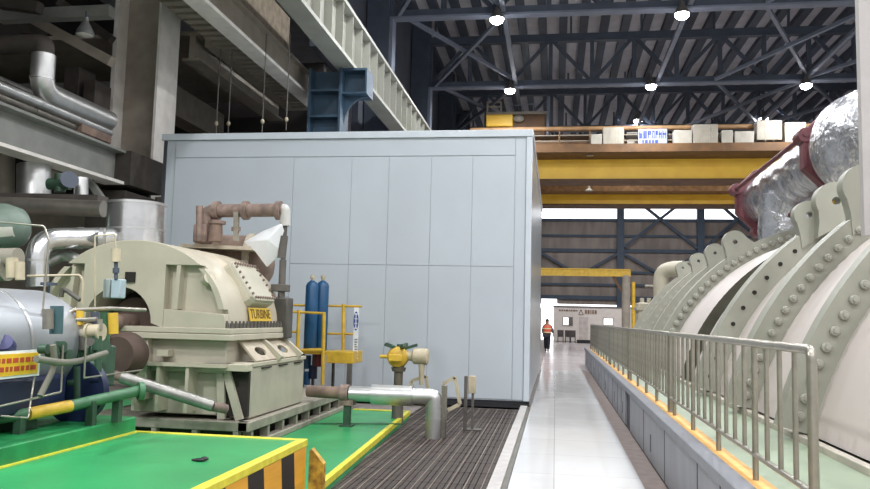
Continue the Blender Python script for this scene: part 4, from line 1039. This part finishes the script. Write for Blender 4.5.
# ------------------------------------------------------------------ portable cabin far away
YC = 64
x0, x1 = P(553.5, 330, Y=YC).x, P(637, 330, Y=YC).x; zc1 = P(590, 307.5, Y=YC).z
cn = thing('site_cabin', 'white site cabin with two bright windows at the far end of the hall', 'cabin', ((x0+x1)/2, YC, 0))
MB().box(x0, x1, YC, YC+2.4, .05, zc1).build('body', M_cab, cn)
MB().box(x0-.05, x1+.05, YC-.05, YC+2.45, zc1, zc1+.1).build('roof_edge', mat('cabin edge', '6a6668', .6), cn)
for pa, pb, ya_, yb_ in ((562.5, 573, 317, 325.5), (603, 613.5, 318, 325.5)):
    a0, a1 = P(pa, yb_, Y=YC), P(pb, ya_, Y=YC)
    f = MB().box(a0.x, a1.x, YC-.05, YC+.0, a0.z, a1.z).build('window', mat('window frame', '8a8480', .5), cn)
    MB().box(a0.x+.06, (a0.x+a1.x)/2+.05, YC-.07, YC-.05, a0.z+.06, a1.z-.06).build('pane', mat('lit pane', 'ffffff', .4, emit=('fffdf5', 1.6)), f)
    MB().box((a0.x+a1.x)/2+.08, a1.x-.06, YC-.07, YC-.05, a0.z+.06, a1.z-.06).build('pane', mat('lit pane', 'ffffff', .4) if pa > 600 else mat('dim pane', '6f6a66', .4), f)
a0, a1 = P(579, 338, Y=YC), P(588, 313, Y=YC); MB().box(a0.x, a1.x, YC-.04, YC, .1, a1.z-.3).build('door', mat('cabin door', 'cfc6c0', .6), cn)
random.seed(9)
for pa, pb, py, hh in ((559, 577, 310.2, .13), (585, 596, 311.8, .3)):
    m = MB(); a0, a1 = P(pa, py, Y=YC), P(pb, py, Y=YC); x = a0.x
    while x < a1.x: w_ = random.uniform(.08, .2); m.box(x, x+w_, YC-.03, YC, a0.z-hh/2, a0.z+hh/2); x += w_+.06
    m.build('cabin_lettering', mat('cabin letters', '8a6e5c', .6), cn, smooth=0)
m = MB(); a0 = P(581, 312, Y=YC); m.bar(a0+Vector((-.18, -.02, -.2)), a0+Vector((0, -.02, .2)), .03, .05); m.bar(a0+Vector((.18, -.02, -.2)), a0+Vector((0, -.02, .2)), .03, .05); m.box(a0.x-.18, a0.x+.18, YC-.03, YC, a0.z-.23, a0.z-.19); m.build('triangle_emblem', mat('cabin letters', '8a6e5c', .6), cn)
# seats in front of it
def chair(px, y, label, m_):
    x = P(px, 338, Y=y).x
    t = thing('chair', label, 'chair', (x, y, 0), 'chairs in front of the site cabin')
    MB().box(x-.24, x+.24, y-.24, y+.24, .42, .48).build('seat', m_, t); MB().box(x-.24, x+.24, y+.2, y+.25, .48, .95).build('backrest', m_, t)
    for dx in (-.2, .2):
        for dy in (-.2, .2): MB().box(x+dx-.03, x+dx+.03, y+dy-.03, y+dy+.03, 0, .42).build('leg', M_dkst, t)
M_ch = mat('chair dark', '5a5250', .6)
chair(560.5, 62, 'dark chair on the left in front of the site cabin', M_ch); chair(568, 62, 'dark chair in the middle of those before the cabin', M_ch); chair(572.5, 61.6, 'dark chair on the right, nearest the cabin door', M_ch)
tag(MB().box(P(577, 338, Y=61.5).x, P(591, 338, Y=61.5).x, 61.3, 61.9, 0, .25).build('block', M_blk, bevel=.02), 'low dark block on the floor before the cabin door', 'block')

# ------------------------------------------------------------------ person in an orange vest
YPn = 43.0; xp = P(547, 345, Y=YPn).x
pe = thing('person', 'person in an orange reflective vest and dark trousers walking down the aisle', 'person', (xp, YPn, 0))
def skin(name, verts, edges, radii, m, par, root=0, lev=2):
    me = bpy.data.meshes.new(name); me.from_pydata([Vector(v)+Vector((xp, YPn, 0)) for v in verts], edges, [])
    o = bpy.data.objects.new(name, me); COL.objects.link(o); me.materials.append(m)
    md = o.modifiers.new('skin', 'SKIN'); md.use_smooth_shade = True
    for i, r in enumerate(radii):
        sv = me.skin_vertices[0].data[i]; sv.radius = r if isinstance(r, tuple) else (r, r); sv.use_root = (i == root)
    s = o.modifiers.new('sub', 'SUBSURF'); s.levels = lev; s.render_levels = lev
    adopt(o, par); return o
M_skin = mat('skin', '9a6a50', .5, var=.05); M_vest = mat('vest orange', 'd8604a', .6, var=.1); M_trs = mat('trousers dark', '23242c', .7); M_hair = mat('hair black', '171413', .6); M_slv = mat('sleeve dark', '4a3a44', .7)
V = [(0,0,.93),(0,0,1.1),(0,-.01,1.28),(0,0,1.42),(0,0,1.5),(0,-.01,1.6),(0,0,1.68),
     (-.17,0,1.4),(-.23,.02,1.15),(-.22,-.08,.93),(.17,0,1.4),(.27,.03,1.16),(.33,-.1,.96),
     (-.09,0,.88),(-.08,.04,.48),(-.07,.22,.1),(.09,0,.88),(.08,-.08,.48),(.06,-.06,.08),(-.07,.12,.035),(.06,-.19,.035)]
E_ = [(0,1),(1,2),(2,3),(3,4),(4,5),(5,6),(3,7),(7,8),(8,9),(3,10),(10,11),(11,12),(0,13),(13,14),(14,15),(0,16),(16,17),(17,18),(15,19),(18,20)]
R_ = [(.19,.14),(.18,.13),(.21,.14),(.12,.10),.07,(.105,.12),(.085,.09),.06,.045,.033,.06,.045,.033,.085,.06,.042,.085,.06,.042,.04,.04]
# hands: palm and five fingers each, curling forward
for w_, sx_ in ((9, -1), (12, 1)):
    wx, wy, wz = V[w_]; n = len(V); V.append((wx, wy-.03, wz-.07)); R_.append((.035, .018)); E_.append((w_, n))
    for k_ in range(4):
        a = len(V); dx = (k_-1.5)*.02; ln = (.06, .07, .075, .06)[k_]
        V += [(wx+dx, wy-.04, wz-.10), (wx+dx, wy-.05, wz-.10-ln*.6), (wx+dx, wy-.065, wz-.10-ln)]; R_ += [.009, .009, .008]; E_ += [(n, a), (a, a+1), (a+1, a+2)]
    a = len(V); V += [(wx-sx_*.04, wy-.04, wz-.06), (wx-sx_*.05, wy-.06, wz-.09)]; R_ += [.011, .009]; E_ += [(n, a), (a, a+1)]
skin('body', V, E_, R_, M_skin, pe)
skin('vest', [(0,0,.92),(0,0,1.1),(0,-.01,1.28),(0,0,1.43)], [(0,1),(1,2),(2,3)], [(.25,.18),(.25,.18),(.28,.19),(.18,.14)], M_vest, pe)
skin('sleeve', [(-.15,0,1.4),(-.23,.02,1.15),(-.22,-.08,.95)], [(0,1),(1,2)], [.10,.08,.06], M_slv, pe)
skin('sleeve', [(.15,0,1.4),(.27,.03,1.16),(.33,-.1,.98)], [(0,1),(1,2)], [.10,.08,.06], M_slv, pe)
skin('trousers', [(0,0,.93),(-.09,0,.88),(-.08,.04,.48),(-.07,.21,.12),(.09,0,.88),(.08,-.08,.48),(.06,-.06,.1)], [(0,1),(1,2),(2,3),(0,4),(4,5),(5,6)], [(.21,.16),.135,.105,.085,.135,.105,.085], M_trs, pe)
skin('shoe', [(-.07,.24,.05),(-.07,.1,.04)], [(0,1)], [.052,.045], M_blk, pe); skin('shoe', [(.06,-.04,.05),(.06,-.2,.04)], [(0,1)], [.052,.045], M_blk, pe)
MB().ball((xp, YPn+.02, 1.645), .118, 18, (.86, 1, .95)).build('hair', M_hair, pe)
m = MB()
for s_ in (-1, 1): m.ball((xp+s_*.03, YPn-.09, 1.63), .012, 8)
m.build('eyes', M_hair, pe); MB().ball((xp, YPn-.1, 1.6), .018, 8, (.7, 1, 1.2)).build('nose', M_skin, pe)
m = MB()
for z, rx, ry in ((1.0, .232, .172), (1.2, .252, .182)):
    n_ = 28; A = [m.b.verts.new((xp+rx*math.cos(2*PI*i/n_), YPn+ry*math.sin(2*PI*i/n_)-.004, z)) for i in range(n_)]; B = [m.b.verts.new((v.co.x, v.co.y, z+.05)) for v in A]
    for i in range(n_): m.b.faces.new((A[i], A[(i+1) % n_], B[(i+1) % n_], B[i]))
m.build('reflective_band', mat('reflective', 'dcd8a8', .4), pe)

# ------------------------------------------------------------------ high bay lamps on the trusses
def lamp(x, y, z, label, energy, lit=True):
    t = thing('high_bay_lamp', label, 'lamp', (x, y, z), 'high bay lamps under the roof trusses')
    MB().lathe([(.0, .26), (.18, .2), (.3, .1), (.42, .1), (.45, .03), (.75, .02)], (x, y, z), (0, 0, 1), 20).build('housing', M_lampb, t)
    MB().lathe([(-.2, .001), (-.19, .09), (-.14, .18), (-.07, .235), (.01, .25)], (x, y, z), (0, 0, 1), 20).build('lens', M_lens, t)
    li = bpy.data.lights.new('lamp_light', 'AREA'); li.shape = 'DISK'; li.size = .5; li.energy = energy; li.color = (.97, .98, 1)
    lo_ = bpy.data.objects.new('lamp_light', li); COL.objects.link(lo_); lo_.location = (x, y, z-.26)
ROOF_W = 480
for px, py, y, lb in ((497, 19, 28, 'bright lamp on the nearer truss, left, over the crossed braces'), (682, 14, 28, 'bright lamp on the nearer truss, right, over the crane'),
                      (510, 90, 37, 'bright lamp on the farther truss just above the crane trolley'), (651, 86, 37, 'small bright lamp on the farther truss, in the middle'),
                      (806, 85, 37, 'small bright lamp on the farther truss nearest the foil pipe')):
    a = P(px, py, Y=y-.45); lamp(a.x, y-.45, a.z, lb, ROOF_W)
n = 0
for y, lbl in ((19, 'first'), (10, 'second'), (1, 'third'), (-8, 'fourth')):
    for x, s_ in ((-2.0, 'left'), (4.6, 'middle'), (11.5, 'right')):
        lamp(x, y-.45, 12.7, 'high bay lamp of the %s row above the near floor, %s' % (lbl, s_), ROOF_W)
for y, lbl in ((46, 'row over the crane'), (58, 'row by the end wall')):
    for x, s_ in ((-2.0, 'left'), (4.6, 'middle'), (11.5, 'right')): lamp(x, y-.45, 13.3, 'high bay lamp of the %s, %s' % (lbl, s_), ROOF_W)

lamp(-6.2, 2.5, 6.9, 'added unseen lamp under the mezzanine girder on the left', 400)  # added out of view to brighten the white column
# ------------------------------------------------------------------ upper left pipes, ducts, lamp
def along(px, py, r, y, y0, y1, label, m=M_alu, nm='clad_pipe', rings_=True):
    a = P(px, py, Y=y); t = thing(nm, label, 'pipe', (a.x, y0, a.z))
    MB().cyl((a.x, y0, a.z), (a.x, y1, a.z), r, 22).build('cladding', m, t)
    if rings_:
        yy_ = y0+.7
        while yy_ < y1-.2: MB().cyl((a.x, yy_, a.z), (a.x, yy_+.03, a.z), r+.008, 22).build('cladding_seam', m, t); yy_ += 1.1
    return a
a = P(100, 117, Y=14.0); P1X, P1Z = a.x, a.z
dd = thing('clad_duct', 'silver duct dropping and bending away to the white column at upper left', 'duct', (a.x, 12, a.z))
up_ = P(42, 55, Y=12.2)
MB().tube([(a.x, 14.3, a.z), (a.x, 12.2, a.z), (a.x, 12.2, up_.z)], .2, 22, bend=.5).build('cladding', M_alu, dd)
MB().tube([(a.x, 12.2, up_.z-.02), (a.x, 12.2, up_.z+.2), (a.x-2.5, 12.2, up_.z+.22)], .17, 18, bend=.35).build('flexible_joint', M_dkbr, dd)
MB().cyl((a.x, 12.2, up_.z-.45), (a.x, 12.2, up_.z-.42), .21, 22).build('cladding_seam', M_alu, dd)
along(98, 128, .09, 14, 6, 14.4, 'silver pipe running back under the bent duct at upper left')
along(92, 134, .1, 14, 6, 14.3, 'dull pipe running back just above the grey mezzanine beam', M_aludk)
along(64, 118, .2, 14, 6, 14.6, 'thick dull silver pipe running back left of the bent duct', M_aludk)
along(40, 100, .12, 14, 6, 15, 'slim silver pipe running back high on the left', M_alu)
a = P(92, 143, Y=14.2); tag(MB().box(a.x-.25, a.x+.3, 13.4, 14.4, a.z+.02, a.z+.2).build('pipe_clamp', M_brown, bevel=.02), 'brown clamp gripping the pipes above the beam end', 'clamp')
# bell lamp
a = P(85, 35, Y=12.5); bl = thing('bell_lamp', 'unlit bell shaped lamp hanging at upper left', 'lamp', a)
MB().lathe([(0, .165), (.06, .15), (.16, .10), (.24, .05), (.32, .045)], a, (0, 0, 1), 24).build('shade', mat('galvanised', '8d8f8e', .35, metal=.7, var=.1), bl)
MB().lathe([(-.02, .001), (-.02, .11), (.005, .15)], a, (0, 0, 1), 20).build('lens', mat('frosted lens', 'c9c6bf', .3), bl)
MB().cyl(a+Vector((0, 0, .3)), (a.x, a.y, 7.0), .02, 8).build('stem', M_dkst, bl)
# steel over the upper left, ducts seen against the dark bay
for i, (pa, pb, y, w, m_, nm) in enumerate((((0, 17), (112, 12), 13.5, .22, M_beam, 'high_beam'), ((34, 20), (112, 62), 14.5, .2, M_colw, 'slanted_beam'), ((60, 2), (112, 40), 15.5, .18, M_dkbr, 'slanted_beam'), ((0, 3), (40, 8), 12.8, .2, M_dkbr, 'high_beam'))):
    struct(MB().bar(P(*pa, Y=y), P(*pb, Y=y), w, w).build(nm, m_))
for px0, py0, px1, py1, lab in ((18, 16, 31, 33, 'grey square duct mouth at upper left'), (62, 66, 80, 100, 'dark square duct hanging behind the bent silver duct'), (82, 80, 96, 104, 'dark square duct beside the white column')):
    a0, a1 = P(px0, py1, Y=15), P(px1, py0, Y=15); o = MB().box(a0.x, a1.x, 15, 15.6, a0.z, a1.z); tag(o.build('square_duct', M_dkbr, bevel=.02), lab, 'duct')
# stuff under the mezzanine beam
tag(MB().cyl(P(-20, 204, Y=11), P(104, 209, Y=11), .13, 20).build('dark_pipe', M_aludk), 'dark pipe lying level under the mezzanine beam at left', 'pipe')
struct(MB().bar(P(-20, 197, Y=11.4), P(103, 200, Y=11.4), .3, .12).build('lower_beam', M_dkbr))
for px, py0, py1, r, m_, lab in ((34, 165, 196, .28, M_alu, 'upright silver drum under the mezzanine beam'), (5, 156, 196, .16, M_beige2, 'upright beige pipe at the left edge under the beam'), (81, 178, 197, .12, M_alu, 'short upright silver pipe near the column')):
    a0, a1 = P(px, py1, Y=12.5), P(px, py0, Y=12.5); tag(MB().cyl(a0, a1, r, 20).build('upright_pipe', m_), lab, 'pipe')
a0 = P(61, 188, Y=12); vg = thing('hanging_valve', 'dark green valve under the mezzanine beam', 'valve', a0)
MB().cyl(P(49, 184, Y=12), P(70, 184, Y=12), .1, 14).build('body', M_dkg, vg); MB().cyl(P(60, 192, Y=12), P(60, 174, Y=12), .09, 14).build('bonnet', M_dkg, vg); MB().lathe([(0, .15), (.03, .15)], P(69, 180, Y=11.9), (.7, -.6, .2), 18).build('hand_wheel', M_dkst, vg)
struct(MB().bar(P(88, 179, Y=14), P(102, 199, Y=14), .12, .12).build('brace', M_beam))
a0, a1 = P(41, 183, Y=13), P(52, 160, Y=13); tag(MB().box(a0.x, a1.x, 13, 13.4, a0.z, a1.z).build('beige_box', M_beige2, bevel=.02), 'beige box between the drum and the valve under the beam', 'box')
struct(MB().box(-22, -8.5, 16.2, 16.35, 1.6, 4.2).build('wall_bay_low', M_beige2))
# big lagged vessel end at the left edge
a = P(2, 226, Y=9.6); lv = thing('lagged_vessel', 'rounded grey and green vessel end at the left edge above the silver tank', 'vessel', a)
MB().lathe([(-3, .33), (.1, .33), (.3, .27), (.4, .13), (.42, .001)], a+Vector((-.05, 0, -.02)), (1, 0, 0), 28).build('shell', mat('vessel green', '66756a', .5, var=.2), lv)
MB().lathe([(-3, .345), (.08, .345), (.3, .28), (.36, .2)], a+Vector((-.05, 0, .0)), (1, 0, 0), 30, a0=PI*1.05, a1=PI*1.95, ref=(0, 1, 0), cap=False).build('lagging', mat('lagging pale', 'c9c5ba', .5, var=.06), lv)
for px, py, r, lab in ((4, 268, .14, 'small pale pipe end at the left edge above the silver tank'), (14, 258, .11, 'small pale pipe stub beside the vessel end')):
    a = P(px, py, Y=7.6); tag(MB().cyl(a+Vector((-.6, 0, -.02)), a+Vector((.05, 0, 0)), r, 18).build('pipe_stub', M_boxw), lab, 'pipe')
for px, py0, py1, r, lab in ((12, 278, 258, .05, 'first stub pipe standing on the silver vessel, from the left'), (20, 280, 262, .04, 'second stub pipe standing on the silver vessel, from the left')):
    a0, a1 = P(px, py0, Y=6.2), P(px, py1, Y=6.2); tag(MB().cyl(a0, a1, r, 12).build('stub_pipe', M_beige), lab, 'pipe')
# hanging rods in the dark behind the enclosure top
for i, (px, py0, py1, lab) in enumerate(((216, 75, 134, 'leftmost thin rod hanging in the dark bay above the enclosure'), (228, 90, 134, 'second thin rod hanging in the dark bay above the enclosure'), (286, 90, 130, 'third thin rod hanging in the dark bay, nearest the blue column'), (262, 110, 132, 'short thin rod hanging in the dark bay between the others'))):
    a0, a1 = P(px, py1, Y=17), P(px, py0, Y=17); t = thing('hanger_rod', lab, 'rod', a0)
    MB().cyl(a0, (a0.x, 17, 8.2), .014, 8).build('rod', M_gnd, t); MB().ball((a0.x, 17, a0.z+.25), .045, 12, (1, 1, 1.3)).build('insulator', M_beige, t)

# ------------------------------------------------------------------ light: the bay lamps, daylight through the far openings, pale ambient
def area(name, loc, rot, sx_, sy_, e, c=(1, 1, 1)):
    l = bpy.data.lights.new(name, 'AREA'); l.shape = 'RECTANGLE'; l.size = sx_; l.size_y = sy_; l.energy = e; l.color = c
    o = bpy.data.objects.new(name, l); COL.objects.link(o); o.location = loc; o.rotation_euler = rot; return o
w = bpy.data.worlds.new('world'); S.world = w; w.use_nodes = True
w.node_tree.nodes['Background'].inputs['Color'].default_value = (.96, .97, 1, 1); w.node_tree.nodes['Background'].inputs['Strength'].default_value = .75
S.view_settings.view_transform = 'Standard'; S.view_settings.look = 'None'; S.view_settings.gamma = 1; S.view_settings.use_curve_mapping = False
S.view_settings.exposure = 0.12
